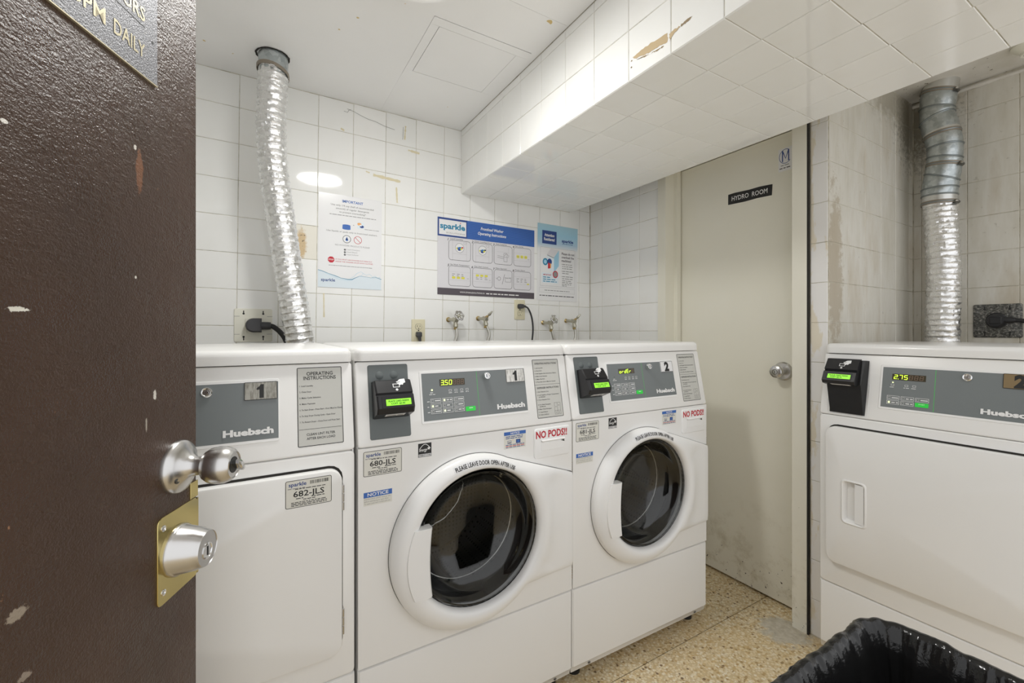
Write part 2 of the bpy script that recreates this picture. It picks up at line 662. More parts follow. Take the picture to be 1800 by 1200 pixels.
def tile(parent, loc, wd, ht, rot, m='glazed_tile', wob=.0022):
    if wd < .012 or ht < .008:
        return None
    o = bpy.data.objects.new('tile', tile_mesh(wd, ht, m))
    col.objects.link(o)
    o.parent = parent
    o.location = loc
    o.rotation_euler = (rot[0] + rt.uniform(-wob, wob), rot[1], rot[2] + rt.uniform(-wob, wob))
    return o


def room():
    # floor: terrazzo panels with dark divider joints
    fl = slab_obj('floor', XL - .1, 2.8, -1.6, 2.3, -.12, -.003, 'dark_gap')
    tag(fl, 'beige speckled terrazzo floor of the laundry room', 'floor', kind='structure')
    JY = 1.089
    for x0, x1 in ((XL - .1, .55), (.55, 2.8)):
        for y0, y1 in ((-1.6, -.2), (-.2, JY), (JY, 2.3)):
            b = MB()
            b.box(x0 + .0015, x1 - .0015, y0 + .0015, y1 - .0015, -.06, 0, 'terrazzo')
            b.build('terrazzo_panel', fl, smooth=0)

    ce = slab_obj('ceiling', XL - .1, 1.3, YF - .1, YB + .1, ZC + .004, ZC + .12, 'dark_gap')
    tag(ce, 'flat white painted ceiling with a square access hatch', 'ceiling', kind='structure')
    SY = 1.229

    def cpanel(name, x0, x1, y0, y1, z=ZC):
        b = MB()
        b.box(x0, x1, y0, y1, z, ZC + .03, 'ceiling_paint')
        return b.build(name, ce, smooth=0)
    g = .0007
    hx0, hx1, hy0, hy1 = .532, .930, 1.421, 1.81       # hatch frame
    cpanel('ceiling_board', XL - .1, .96, YF - .1, SY - g)
    cpanel('ceiling_board', XL - .1, .96, SY + g * .3, hy0 - g * 1.3)
    cpanel('ceiling_board', XL - .1, hx0 - .0005, hy0 - g * 1.3, YB + .02)
    cpanel('ceiling_board', hx0, .96, hy1, YB + .02)
    cpanel('ceiling_board', hx1, .96, hy0 - g * 1.3, hy1)
    fx0, fx1, fy0, fy1 = .564, .884, 1.461, 1.768
    b = MB()
    for a in ((hx0, hx1, hy0, fy0), (hx0, hx1, fy1, hy1), (hx0, fx0, fy0, fy1), (fx1, hx1, fy0, fy1)):
        b.box(a[0] + .0003, a[1] - .0003, a[2] + (.0016 if a[2] == hy0 else .0003), a[3] - .0003, ZC - .0012, ZC + .02, 'ceiling_paint')
    b.build('hatch_frame', ce, smooth=0)
    cpanel('hatch_panel', fx0 + .0022, fx1 - .0006, fy0 + .0017, fy1 - .0014, ZC - .0006)

    # alcove ceiling, rougher
    ac = slab_obj('ceiling_alcove', 1.3, XN + .1, YF - .1, YB + .1, ZC - .008, ZC + .12, 'alcove_plaster')
    tag(ac, 'rough stained plaster ceiling above the alcove dryer', 'ceiling', kind='structure')

    # back wall, its tiles laid slightly out of level
    wb = slab_obj('wall_back', XL - .1, XN + .1, YB + GR, YB + .12, 0, ZC + .1, 'grout')
    tag(wb, 'white tiled wall behind the washers, three notices on it', 'wall', kind='structure')
    X0, Z0, ga = -.0677, H + .0227, .0114
    cg, sg = math.cos(ga), math.sin(ga)
    for k in range(-1, 7):
        for i in range(-6, 13):
            w_, h_ = PT, PT
            cu, cv = (i + .5) * PT, (k + .5) * PT
            cx, cz = X0 + cu * cg + cv * sg, Z0 - cu * sg + cv * cg
            if .99 < cx < 1.62 and cz > 2.03:
                continue
            if cx - PT / 2 < XL:
                continue
            if cx + PT / 2 > XR - .001:
                w_ = XR - .002 - (cx - PT / 2)
                cx = cx - PT / 2 + w_ / 2
            if cz + PT / 2 > ZC - .002:
                h_ = ZC - .002 - (cz - PT / 2)
                cz = cz - PT / 2 + h_ / 2
            m = 'damaged_tile' if (i, k) == (1, 2) else 'glazed_tile'
            tile(wb, (cx, YB, cz), w_, h_, (0, ga, 0), m)
    # yellowed tape marks and cracks left on the tiles
    fr = Frame((0, YB - .0001, 0), (1, 0, 0), (0, 0, 1))
    for a0, b0, a1, b1, t in ((.495, 1.946, .628, 1.936, .016), (.655, 2.222, .650, 2.152, .009), (.608, 1.905, .612, 1.828, .008),
                              (.668, 2.103, .727, 2.098, .012), (.346, 2.137, .362, 2.130, .010), (.46, 1.957, .478, 1.953, .007), (.272, 1.36, .273, 1.25, .006)):
        b = MB()
        r = random.Random(int(a0 * 1000))
        n = 9
        P = [(a0 + (a1 - a0) * i / n, b0 + (b1 - b0) * i / n) for i in range(n + 1)]
        b.strip(fr, P, [t * r.uniform(.45, 1.15) for _ in P], .0009, 'adhesive')
        b.build('tape_residue', wb, smooth=0)
    for P in ([(.375, 2.236), (.405, 2.231), (.43, 2.222), (.47, 2.211), (.505, 2.208), (.55, 2.196), (.60, 2.190)], [(.643, 2.215), (.642, 2.19), (.640, 2.15)], [(.36, 2.222), (.376, 2.219), (.383, 2.233), (.392, 2.236)]):
        b = MB()
        b.strip(fr, P, .0012, .0010, 'dark_gap')
        b.build('crack', wb, smooth=0)

    # left and front walls (outside the picture)
    wl = slab_obj('wall_left', XL - .12, XL, YF - .1, YB + .1, 0, ZC + .1, 'plain_wall')
    tag(wl, 'plain white wall to the left of the dryer, behind the brown door', 'wall', kind='structure')
    b = MB()
    b.box(XL, -.52, YF - .12, YF, 0, ZC + .1, 'plain_wall')
    tag(b.build('wall_front', smooth=0), 'short plain white wall carrying the brown entrance door', 'wall', kind='structure')

    # right wall with the hydro room door
    b = MB()
    b.box(XR + GR, XR + .13, 1.562, YB + GR, 0, ZC + .1, 'grout')
    b.box(XR + GR, XR + .13, .93, 1.562, 2.06, ZC + .1, 'grout')
    b.box(2.03, 2.06, .90, 1.65, 0, 2.1, 'dark_gap')  # unseen dark board added behind the door to stop light leaking beneath
    wr = b.build('wall_right', smooth=0)
    tag(wr, 'white tiled wall between the corner and the cream door frame', 'wall', kind='structure')
    Zr = H + .0014
    ys = [YB - .0012, 2.0507, 1.8972, 1.7437, 1.602]
    for k in range(-3, 8):
        for a, c in zip(ys[1:], ys[:-1]):
            z0, z1 = Zr + k * PT, min(Zr + (k + 1) * PT, ZC - .01)
            tile(wr, (XR, (a + c) / 2, (z0 + z1) / 2), c - a, z1 - z0, (0, -.006, -PI / 2))

    # alcove side wall: its end face carries one column of tiles
    wa = slab_obj('wall_alcove_side', XR + GR, XN + .1, YN + GR, .868, 0, ZC + .1, 'grout')
    tag(wa, 'stained tiled return wall beside the alcove dryer', 'wall', kind='structure')
    slab_obj('wall_core', XR + .02, XN + .1, .868, .932, 0, ZC + .1, 'plain_wall', wa)
    Zn = H + .0334
    for k in range(-8, 7):
        z0, z1 = max(Zn + k * PT, .004), min(Zn + (k + 1) * PT, ZC - .01)
        tile(wa, (XR, (YN + .003 + .866) / 2, (z0 + z1) / 2), .866 - YN - .003, z1 - z0, (0, 0, -PI / 2), 'strip_tile')
    xs = [XR + .003, 2.0257, 2.1792, 2.3327, 2.4862, 2.6397, XN - .0012]
    for k in range(-2, 7):
        z0, z1 = Zn + k * PT, min(Zn + (k + 1) * PT, ZC - .01)
        for a, c in zip(xs[:-1], xs[1:]):
            tile(wa, ((a + c) / 2, YN, (z0 + z1) / 2), c - a, z1 - z0, (0, 0, 0), 'stained_tile')
    wn = slab_obj('wall_alcove_back', XN + GR, XN + .12, YF - .1, .868, 0, ZC + .1, 'grout')
    tag(wn, 'stained tiled wall behind the alcove dryer', 'wall', kind='structure')
    ysn = [YN - .0012, .772, .6205, .469, .3175, .166, .0145]
    for k in range(-2, 7):
        z0, z1 = Zn + k * PT, min(Zn + (k + 1) * PT, ZC - .03)
        for c, a in zip(ysn[:-1], ysn[1:]):
            tile(wn, (XN, (a + c) / 2, (z0 + z1) / 2), c - a, z1 - z0, (0, 0, -PI / 2), 'stained_tile')
    # crusty plaster fillet along the top
    b = MB()
    P = []
    for i in range(40):
        y = YN - i * .02
        P.append(V((XN - .004 - .006 * mnoise.noise(V((y * 9, 0, 0))), y, ZC - .026 + .006 * mnoise.noise(V((y * 14, 3, 0))))))
    b.tube(P, [.008 + .004 * mnoise.noise(V((i * 1.7, 5, 2))) for i in range(40)], 'alcove_plaster', 8)
    b.build('plaster_fillet', wn)

    # dropped bulkhead
    XA, XE, ZB = .9602, 1.7059, H + .7441
    b = MB()
    b.box(XA + GR, XE - .006, YF, YB + GR, ZB + GR, ZC + .05, 'grout')
    bk = b.build('wall_bulkhead', smooth=0)
    tag(bk, 'white tiled dropped bulkhead crossing the ceiling', 'bulkhead', kind='structure')
    ylines = [1.5526 - j * PT for j in range(-4, 11)]
    ylines[0] = YB - .002
    xs = [XA + .001, 1.1136, 1.2671, 1.4206, 1.5741, XE]
    zs = [ZB + .0005, ZB + PT, ZB + 2 * PT, ZC - .002]
    sk = -.0155
    for y1, y0 in zip(ylines[:-1], ylines[1:]):
        for a, c in zip(zs[:-1], zs[1:]):
            tile(bk, (XA, (y0 + y1) / 2, (a + c) / 2), y1 - y0, c - a, (0, 0, -PI / 2))
        for a, c in zip(xs[:-1], xs[1:]):
            xm = (a + c) / 2
            tile(bk, (xm, (y0 + y1) / 2 + sk * (xm - XA), ZB), c - a, y1 - y0, (PI / 2, 0, 0))
    # glaze knocked off two tiles
    fr = Frame((XA - .0003, 0, 0), (0, -1, 0), (0, 0, 1), (-1, 0, 0))
    r = random.Random(11)

    def chip(P, m, name='chipped_glaze'):
        b = MB()
        Q = []
        for i, (y, z) in enumerate(P):
            y2, z2 = P[(i + 1) % len(P)]
            for k in range(5):
                t = k / 5
                Q.append((-(y + (y2 - y) * t) + r.uniform(-.0018, .0018), z + (z2 - z) * t + r.uniform(-.0018, .0018)))
        b.prism(fr, Q, 0, .0005, m)
        b.build(name, bk, smooth=0)
    chip([(.922, 1.993), (.880, 1.997), (.840, 1.996), (.796, 1.991), (.796, 1.968), (.83, 1.972), (.862, 1.974), (.89, 1.981), (.912, 1.984)], 'paint_chip')
    chip([(.905, 1.979), (.880, 1.975), (.860, 1.968), (.88, 1.971)], 'paint_chip')
    chip([(.850, 1.968), (.825, 1.967), (.808, 1.963), (.832, 1.961)], 'paint_chip_dark')
    chip([(.929, 1.985), (.925, 1.988), (.924, 1.983)], 'paint_chip_dark')
    chip([(.93, 1.966), (.926, 1.969), (.925, 1.965)], 'paint_chip_dark')
    chip([(.789, 1.986), (.770, 1.988), (.755, 1.987), (.757, 1.983), (.775, 1.978), (.789, 1.966)], 'paint_chip')
    chip([(.754, 1.988), (.735, 1.989), (.717, 1.989), (.735, 1.983), (.752, 1.983)], 'paint_chip_dark')


room()


# ------------------------------------------------------------------ hydro room door and frame
def lathe_obj(name, parent, o, axis, prof, m, seg=32, loc=None):
    b = MB()
    ax = V(axis).normalized()
    u = ax.cross(V((0, 0, 1)) if abs(ax.z) < .9 else V((1, 0, 0))).normalized()
    b.lathe(Frame(o, u, ax.cross(u), ax), prof, m, seg)
    return b.build(name, parent, loc)


def hydro_door():
    # pressed metal frame: two jambs and a head
    t = empty('trim_1', (XR, 1.24, 0))
    tag(t, 'cream painted metal frame round the hydro room door', 'door frame', kind='structure')
    off = (-XR, -1.24, 0)
    fr = Frame((0, 0, 0), (1, 0, 0), (0, 1, 0))
    b = MB()
    far = [(1.856, 1.602), (1.856, 1.552), (1.923, 1.552), (1.923, 1.531), (1.951, 1.531), (1.951, 1.546), (1.99, 1.546), (1.99, 1.602)]
    b.prism(fr, far, 0, 2.06, 'cream_paint')
    b.build('jamb', t, off, smooth=0)
    b = MB()
    near = [(1.856, .873), (1.856, .927), (1.923, .927), (1.923, .947), (1.951, .947), (1.951, .936), (1.99, .936), (1.99, .873)]
    b.prism(fr, near[::-1], 0, 2.06, 'cream_paint')
    b.build('jamb', t, off, smooth=0)
    slab_obj('head', 1.856 - XR, 1.99 - XR, .927 - 1.24, 1.552 - 1.24, 2.04, 2.10, 'cream_paint', t)
    b = MB()
    b.box(1.857, 1.868, .8675, .8728, 0, 2.06, 'dark_gap')
    b.build('joint', t, off, smooth=0)

    d = empty('door_1', (1.975, 1.24, 0))
    tag(d, 'closed cream metal door lettered HYDRO ROOM', 'door', kind='structure')
    off = (-1.975, -1.24, 0)
    b = MB()
    b.box(1.9585, 1.99, .940, 1.5445, .012, 2.035, 'cream_paint')
    b.build('leaf', d, off, smooth=0)
    face = Frame((1.9583, 0, 0), (0, -1, 0), (0, 0, 1), (-1, 0, 0))   # a = -Y
    b = MB()
    s = Frame(face.p(-1.266, 1.792), (0, -1, 0), (0, 0, 1), (-1, 0, 0), rot=-.035)
    b.prism(s, [(0, 0), (.08, -.002), (.14, .001), (.205, -.001), (.206, .047), (.15, .050), (.1, .048), (.03, .050), (-.001, .048)], 0, .0016, 'print_black')
    b.text(s, 'HYDRO  ROOM', .018, .014, .021, .0019, 'print_white', w=.168, bold=.006)
    o = b.build('name_plate', d, off, smooth=0)
    o['label'] = 'black plate with white letters HYDRO ROOM'
    b = MB()
    s = Frame(face.p(-1.031, 1.874), (0, -1, 0), (0, 0, 1), (-1, 0, 0))
    b.slab(s, -.002, .060, 0, .098, 0, .0008, 'paper_white', r=.003)
    P = [(.027 + .025 * math.cos(math.radians(a)), .062 + .030 * math.sin(math.radians(a))) for a in range(55, 320, 12)]
    b.strip(s, P, .0022, .0011, 'print_navy')
    b.strip(s, [(.015, .040), (.015, .088)], .0045, .0011, 'print_navy')
    b.strip(s, [(.040, .040), (.040, .088)], .0045, .0011, 'print_navy')
    b.strip(s, [(.015, .087), (.0275, .052), (.040, .087)], .0045, .00112, 'print_navy')
    b.words(s, .008, .050, .022, .006, .0011, 'print_grey', 3)
    b.words(s, .003, .055, .010, .006, .0011, 'print_black', 4)
    o = b.build('sticker', d, off, smooth=0)
    o['label'] = 'white sticker with navy C and M monogram'
    k = lathe_obj('knob', d, (1.9583, 1.013, 1.013), (-1, 0, 0), [(.040, 0), (.040, .004), (.034, .010), (.014, .013), (.012, .032), (.020, .036), (.0265, .046), (.0275, .054), (.025, .062), (.016, .067), (.0, .068)], 'satin_steel', 36, off)
    k['label'] = 'round satin steel knob'
    b = MB()
    kf = Frame((1.9583 - .0672, 1.013, 1.013), (0, -1, 0), (0, 0, 1), (-1, 0, 0))
    b.ring(kf, 0, 0, .009, .011, .0008, 'dark_steel')
    b.rect(kf, -.001, .001, -.005, .005, .0012, 'print_black')
    b.build('keyhole', k, smooth=0)


hydro_door()


# ------------------------------------------------------------------ brown entrance door
def brown_door():
    E0 = V((-.0841, .8865, 0))
    dv = V((-.405, -.914, 0)).normalized()       # from the free edge towards the hinges
    nn = V((.914, -.405, 0)).normalized()        # out of the visible face
    ang = math.atan2(dv.y, dv.x)
    # local axes: x along the leaf from the free edge, y = away from the visible face, z up
    root = empty('door_2', E0, ang)
    tag(root, 'dark brown painted entrance door standing open in the foreground', 'door', kind='structure')
    # rotation by ang maps +x to dv and +y to (-dv.y, dv.x) = nn side
    s = 1 if V((-dv.y, dv.x, 0)).dot(nn) > 0 else -1
    b = MB()
    fr = Frame((0, 0, 0), (1, 0, 0), (0, 0, 1), (0, s, 0))
    b.slab(fr, 0, .90, .012, 2.03, -.044, 0, 'brown_paint', r=.0, bv=.0012)
    b.build('leaf', root, smooth=0)
    # knob
    ks, kz = .049, .976
    o = (ks, 0, kz)
    ax = (0, s, 0)
    kn = lathe_obj('knob', root, o, ax, [(.0405, 0), (.0405, .005), (.038, .009), (.030, .013), (.019, .020), (.0145, .027), (.0135, .036), (.0145, .040),
                                         (.022, .043), (.0265, .050), (.0285, .060), (.0280, .070), (.0245, .079), (.020, .0835), (.0195, .082), (.0, .082)], 'satin_steel', 48)
    kn['label'] = 'round satin steel knob with thumb turn'
    b = MB()
    kf = Frame((ks, s * .082, kz), (1, 0, 0), (0, 0, 1), (0, s, 0))
    b.disc(kf, 0, 0, .0125, .0004, 'print_black')
    b.build('thumb_turn_well', kn, smooth=0)
    b = MB()
    P = [(-.011, -.004), (.0, -.006), (.011, -.004), (.0135, 0), (.011, .004), (0, .006), (-.011, .004), (-.0135, 0)]
    P = [(x * .72 - y * .69, x * .69 + y * .72) for x, y in P]
    b.loops([[kf.p(x * k, y * k, c) for x, y in P] for k, c in ((.7, 0), (.75, .004), (1, .008), (.95, .0125), (.6, .014))], 'chrome', cap1=True)
    b.build('thumb_turn', kn)
    lathe_obj('rosette_screw', kn, (ks + .022, s * .0125, kz - .015), ax, [(.005, 0), (.005, .002), (.003, .003), (.003, .001), (0, .001)], 'dark_steel', 14)
    # brass plate wrapped round the edge
    pz0, pz1 = .783, .911
    b = MB()
    b.slab(fr, -.0014, .095, pz0, pz1, 0, .0018, 'brass', r=.009, bv=.0007)
    b.box(-.0030, -.0001, -s * .045 if s > 0 else -.002, .0017 if s > 0 else .045, pz0 + .002, pz1 - .002, 'brass')
    pl = b.build('edge_guard', root)
    pl['label'] = 'polished brass plate round the deadbolt'
    for sz in (pz0 + .018, pz1 - .016):
        lathe_obj('screw', pl, (.083, s * .0017, sz), ax, [(.0048, 0), (.0045, .0012), (.0025, .0018), (.0018, .0006), (0, .0006)], 'chrome', 16)
    b = MB()
    b.slab(fr, -.003, .017, .912, .938, 0, .0012, 'brass', bv=.0004)
    b.box(-.0022, -.0001, -.03 if s > 0 else 0, 0 if s > 0 else .03, .912, .938, 'brass')
    b.build('strike_tab', root, smooth=0)
    dk = lathe_obj('deadbolt', root, (.048, s * .0015, .847), ax, [(.0385, 0), (.0385, .003), (.0365, .006), (.0355, .007), (.0310, .030), (.0300, .031), (.0275, .040), (.0262, .0425), (.0258, .0415), (.0, .0415)], 'satin_steel', 48)
    dk['label'] = 'satin steel deadbolt cylinder with keyhole'
    lathe_obj('key_cylinder', dk, (.048, s * .043, .843), ax, [(.0125, 0), (.0125, .0012), (.0105, .0016), (.0100, .0006), (.0, .0006)], 'chrome', 28)
    b = MB()
    kf = Frame((.048, s * .0437, .843), (1, 0, 0), (0, 0, 1), (0, s, 0))
    b.rect(kf, -.0016, .0016, -.007, .007, .0004, 'print_black')
    b.build('keyhole', dk, smooth=0)
    # engraved notice plaque; print runs from large x to small x as seen from the room
    pf = Frame((0, 0, 0), (-1, 0, 0), (0, 0, 1), (0, s, 0))
    b = MB()
    b.slab(pf, -.40, -.097, 1.536, 1.70, 0, .0028, 'plaque_metal', bv=.0006)
    pq = b.build('notice_plaque', root, smooth=0)
    pq['label'] = 'dark metal plaque ending in DAILY'
    b = MB()
    b.slab(pf, -.4004, -.0966, 1.5352, 1.5366, 0, .0031, 'plaque_letter')
    b.build('plaque_edge', pq, smooth=0)
    b = MB()
    b.text(pf, 'HOURS', -.1225, 1.6105, .0185, .0033, 'plaque_letter', align='R', bold=.012, w=.074)
    b.text(pf, 'DAILY', -.1225, 1.5605, .0185, .0033, 'plaque_letter', align='R', bold=.012, w=.054)
    b.text(pf, '0PM', -.1895, 1.5605, .0185, .0033, 'plaque_letter', align='R', bold=.012, w=.046)
    b.build('plaque_lettering', pq, smooth=0)
    b = MB()
    b.rect(pf, -.26, -.122, 1.6032, 1.6044, .0031, 'print_black')
    b.disc(pf, -.107, 1.593, .0022, .0031, 'print_black')
    b.build('underline', pq, smooth=0)


brown_door()


# ------------------------------------------------------------------ ceiling lamp
def ceiling_lamp():
    t = empty('ceiling_lamp', (.378, 1.158, ZC))
    tag(t, 'round opal dome lamp on the white ceiling', 'ceiling lamp')
    lathe_obj('base_ring', t, (0, 0, 0), (0, 0, -1), [(.158, 0), (.161, .060), (.157, .068), (.149, .068)], 'white_plastic', 48)
    b = MB()
    P = [(.148, .057)] + [(.148 * math.cos(a), .057 + .025 * math.sin(a)) for a in [PI / 2 * i / 10 for i in range(1, 10)]] + [(.004, .0825)]
    b.lathe(Frame((0, 0, 0), (1, 0, 0), (0, -1, 0), (0, 0, -1)), P, 'lamp_dome', 48, cap0=False)
    b.build('dome', t)
    lathe_obj('finial', t, (0, 0, -.082), (0, 0, -1), [(.010, 0), (.010, .004), (.005, .007), (.006, .011), (.0, .014)], 'brass', 16)


ceiling_lamp()

# ------------------------------------------------------------------ laundry machines
MW, MD = .683, .70
SL = .2181                                             # length of the sloping control panel


def seven(b, fr, ch, a, w_, b0, h, c, m):
    seg = {'0': 'abcdef', '1': 'bc', '2': 'abged', '3': 'abgcd', '4': 'fgbc', '5': 'afgcd', '7': 'abc', '8': 'abcdefg', 'o': 'gcde', 'r': 'eg', 'd': 'bgcde', 'E': 'afged'}[ch]
    t, sl = h * .125, .10 * h

    def bar(p, q):
        sh = lambda p: (a + p[0] * w_ + p[1] * sl, b0 + p[1] * h)
        b.strip(fr, [sh(p), sh(q)], t, c, m)
    for k in seg:
        bar(*{'a': ((0, 1), (1, 1)), 'b': ((1, 1), (1, .5)), 'c': ((1, .5), (1, 0)), 'd': ((1, 0), (0, 0)), 'e': ((0, 0), (0, .5)), 'f': ((0, .5), (0, 1)), 'g': ((0, .5), (1, .5))}[k])


def hand_icon(b, fr, a, v, k, c):
    """hand holding a card above an arrow, width about k"""
    S = lambda P: [(a + x * k, v + y * k) for x, y in P]
    b.poly(fr, S([(.30, .52), (.48, .60), (.50, .66), (.62, .74), (1.0, .78), (1.02, .42), (.86, .36), (.78, .20), (.66, .24), (.50, .16), (.44, .28), (.36, .40)]), c, 'print_white')
    b.strip(fr, S([(.36, .44), (.60, .50)]), .045 * k, c + .0002, 'print_black')
    P = S([(0, 0), (.52, .0), (.52, .34), (0, .34)])
    b.border(fr, P[0][0], P[1][0], P[0][1], P[2][1], .05 * k, c + .0003, 'print_white')
    b.rect(fr, P[0][0] + .05 * k, P[1][0] - .05 * k, P[0][1] + .05 * k, P[2][1] - .05 * k, c + .00025, 'print_black')
    b.poly(fr, S([(.12, -.20), (.26, -.32), (.40, -.20), (.33, -.20), (.33, -.10), (.19, -.10), (.19, -.20)]), c, 'print_white')


BRAND = 'Huebsch'


def label_base(b, fr, a0, a1, b0, b1, m='label_paper', edge='print_black', t=.0012, r=.004):
    b.slab(fr, a0, a1, b0, b1, 0, .0004, m, r=r)
    if edge:
        b.border(fr, a0 + .0003, a1 - .0003, b0 + .0003, b1 - .0003, t, .0006, edge, r=r)


def service_label(fr, x0, z1, code, root, off, seed):
    b = MB()
    x1, z0 = x0 + .099, z1 - .064
    label_base(b, fr, x0, x1, z0, z1)
    b.text(fr, 'sparkle', x0 + .007, z1 - .014, .0085, .0006, 'print_navy', w=.037, bold=.02)
    for i in range(16):
        r = random.Random(i + seed)
        b.rect(fr, x0 + .052 + i * .0026, x0 + .052 + i * .0026 + r.uniform(.0007, .0019), z1 - .0135, z1 - .0055, .0006, 'print_black')
    b.words(fr, x0 + .005, x0 + .042, z1 - .0205, .003, .0006, 'print_grey', seed)
    b.words(fr, x0 + .02, x0 + .085, z1 - .0225, .0028, .0006, 'print_black', seed + 1)
    b.text(fr, code, x0 + .0495, z1 - .039, .0128, .0006, 'print_black', w=.066, align='C', bold=.015)
    b.words(fr, x0 + .022, x0 + .042, z1 - .0445, .003, .0006, 'print_black', seed + 2)
    b.words(fr, x0 + .060, x0 + .083, z1 - .0440, .003, .0006, 'print_black', seed + 3)
    b.words(fr, x0 + .037, x0 + .063, z1 - .0480, .0028, .0006, 'print_black', seed + 4)
    for i in range(3):
        b.words(fr, x0 + .012, x0 + .088, z1 - .0530 - i * .0036, .0028, .0006, 'print_black', seed + 5 + i)
    o = b.build('service_label', root, off, smooth=0)
    o['label'] = 'white service sticker numbered ' + code


def instructions(S, bz, x0, x1, z0, z1, root, off, dryer):
    b = MB()
    label_base(b, S, x0, x1, bz(z0), bz(z1), 'instruction_paper', 'print_black', .0016, .003)
    w_ = x1 - x0
    xc = (x0 + x1) / 2
    if dryer:
        b.text(S, 'OPERATING', xc, bz(1.076), .0085, .0007, 'print_black', w=.060, align='C', bold=.015)
        b.text(S, 'INSTRUCTIONS', xc, bz(1.0655), .0085, .0007, 'print_black', w=.074, align='C', bold=.015)
        for i, (t, f) in enumerate((('1. Load Laundry', .30), ('2. Close Door', .26), ('3. Make Cycle Selection', .46), ('4. Make Payment', .34), ('5. To Start Dryer - Press Start - Door Must be Closed', .94), ('6. To Stop Dryer During Cycle - Open Door', .78), ('7. To Restart Dryer - Close Door and Press Start', .88))):
            b.text(S, t, x0 + .005, bz(1.0495 - i * .0142), .0034, .0007, 'print_black', w=f * w_, bold=.012)
        b.rect(S, x0 + .003, x1 - .004, bz(.9485), bz(.9493), .0007, 'print_black')
        b.text(S, 'CLEAN LINT FILTER', xc, bz(.934), .0055, .0007, 'print_black', w=.064, align='C', bold=.012)
        b.text(S, 'AFTER EACH LOAD', xc, bz(.9245), .0055, .0007, 'print_black', w=.064, align='C', bold=.012)
    else:
        b.text(S, 'OPERATING INSTRUCTIONS', xc, bz(1.0765), .0055, .0007, 'print_black', w=.086, align='C', bold=.012)
        for i, (t, f) in enumerate((('1. Load Laundry', .32), ('2. Close Door', .28), ('3. Add Supplies (See Instructions Below)', .82), ('4. Make Cycle Selection', .46), ('5. Make Payment', .36), ('6. Press Start (Door Must be Closed)', .76))):
            b.text(S, t, x0 + .006, bz(1.0635 - i * .0088), .0032, .0007, 'print_black', w=f * w_, bold=.012)
        b.rect(S, x0 + .002, x1 - .002, bz(1.0115), bz(1.0122), .0007, 'print_black')
        b.text(S, 'DISPENSER INSTRUCTIONS', xc, bz(.999), .0055, .0007, 'print_black', w=.086, align='C', bold=.012)
        for z, t, f, d in ((.988, '1. Open Dispenser Door', .46, 0), (.978, '2. Load Supplies in Proper Compartment', .84, 0), (.972, 'as Indicated', .24, .006), (.963, '3. Close Dispenser Door', .48, 0), (.948, 'A. Pre-Wash Detergent', .48, 0), (.942, '(if Offered)', .22, .006), (.934, 'B. Main Wash Detergent', .50, 0), (.925, 'C. Liquid Bleach', .34, 0), (.917, 'D. Fabric Softener', .38, 0)):
            b.text(S, t, x0 + .006 + d, bz(z), .0032, .0007, 'print_black', w=f * w_, bold=.012)
        xa = x1 - .034
        b.border(S, xa, xa + .012, bz(.915), bz(.952), .0006, .0007, 'print_black')
        b.border(S, xa + .0115, xa + .024, bz(.915), bz(.952), .0006, .0007, 'print_black')
        b.rect(S, xa, xa + .024, bz(.926), bz(.9266), .0007, 'print_black')
        for t, x, z in (('A', .006, .937), ('B', .018, .941), ('C', .006, .9185), ('D', .018, .9185)):
            b.text(S, t, xa + x, bz(z), .004, .0007, 'print_black', align='C')
    o = b.build('instruction_sheet', root, off, smooth=0)
    o['label'] = 'grey operating instruction sheet with black border'


def brand_text(S, bz, x0, x1, z0, h, root):
    b = MB()
    b.text(S, BRAND, x0, bz(z0), h, .0016, 'print_white', w=x1 - x0, bold=.05)
    b.build('brand_lettering', root, smooth=0)


def number_tag(S, bz, x0, x1, z0, z1, num, root, m):
    b = MB()
    b.slab(S, x0, x1, bz(z0), bz(z1), 0, .0018, m, r=.002)
    b.border(S, x0, x1, bz(z0), bz(z1), .0012, .0020, 'print_black', r=.002)
    cx = (x0 + x1) / 2
    hh = (z1 - z0) * .78
    if num == '1':
        zb = bz(z0) + (z1 - z0) * .10
        k = hh
        b.poly(S, [(cx - .10 * k, zb), (cx + .18 * k, zb), (cx + .18 * k, zb + k), (cx - .02 * k, zb + k), (cx - .10 * k, zb + .86 * k)], .0022, 'print_black')
        b.poly(S, [(cx - .10 * k, zb + .62 * k), (cx - .10 * k, zb + .86 * k), (cx - .28 * k, zb + .72 * k), (cx - .28 * k, zb + .60 * k)], .0022, 'print_black')
    else:
        b.text(S, num, cx, bz(z0) + (z1 - z0) * .12, hh, .0022, 'print_black', align='C', bold=.06)
    o = b.build('number_tag', root, smooth=0)
    o['label'] = 'metal tag with black numeral ' + num


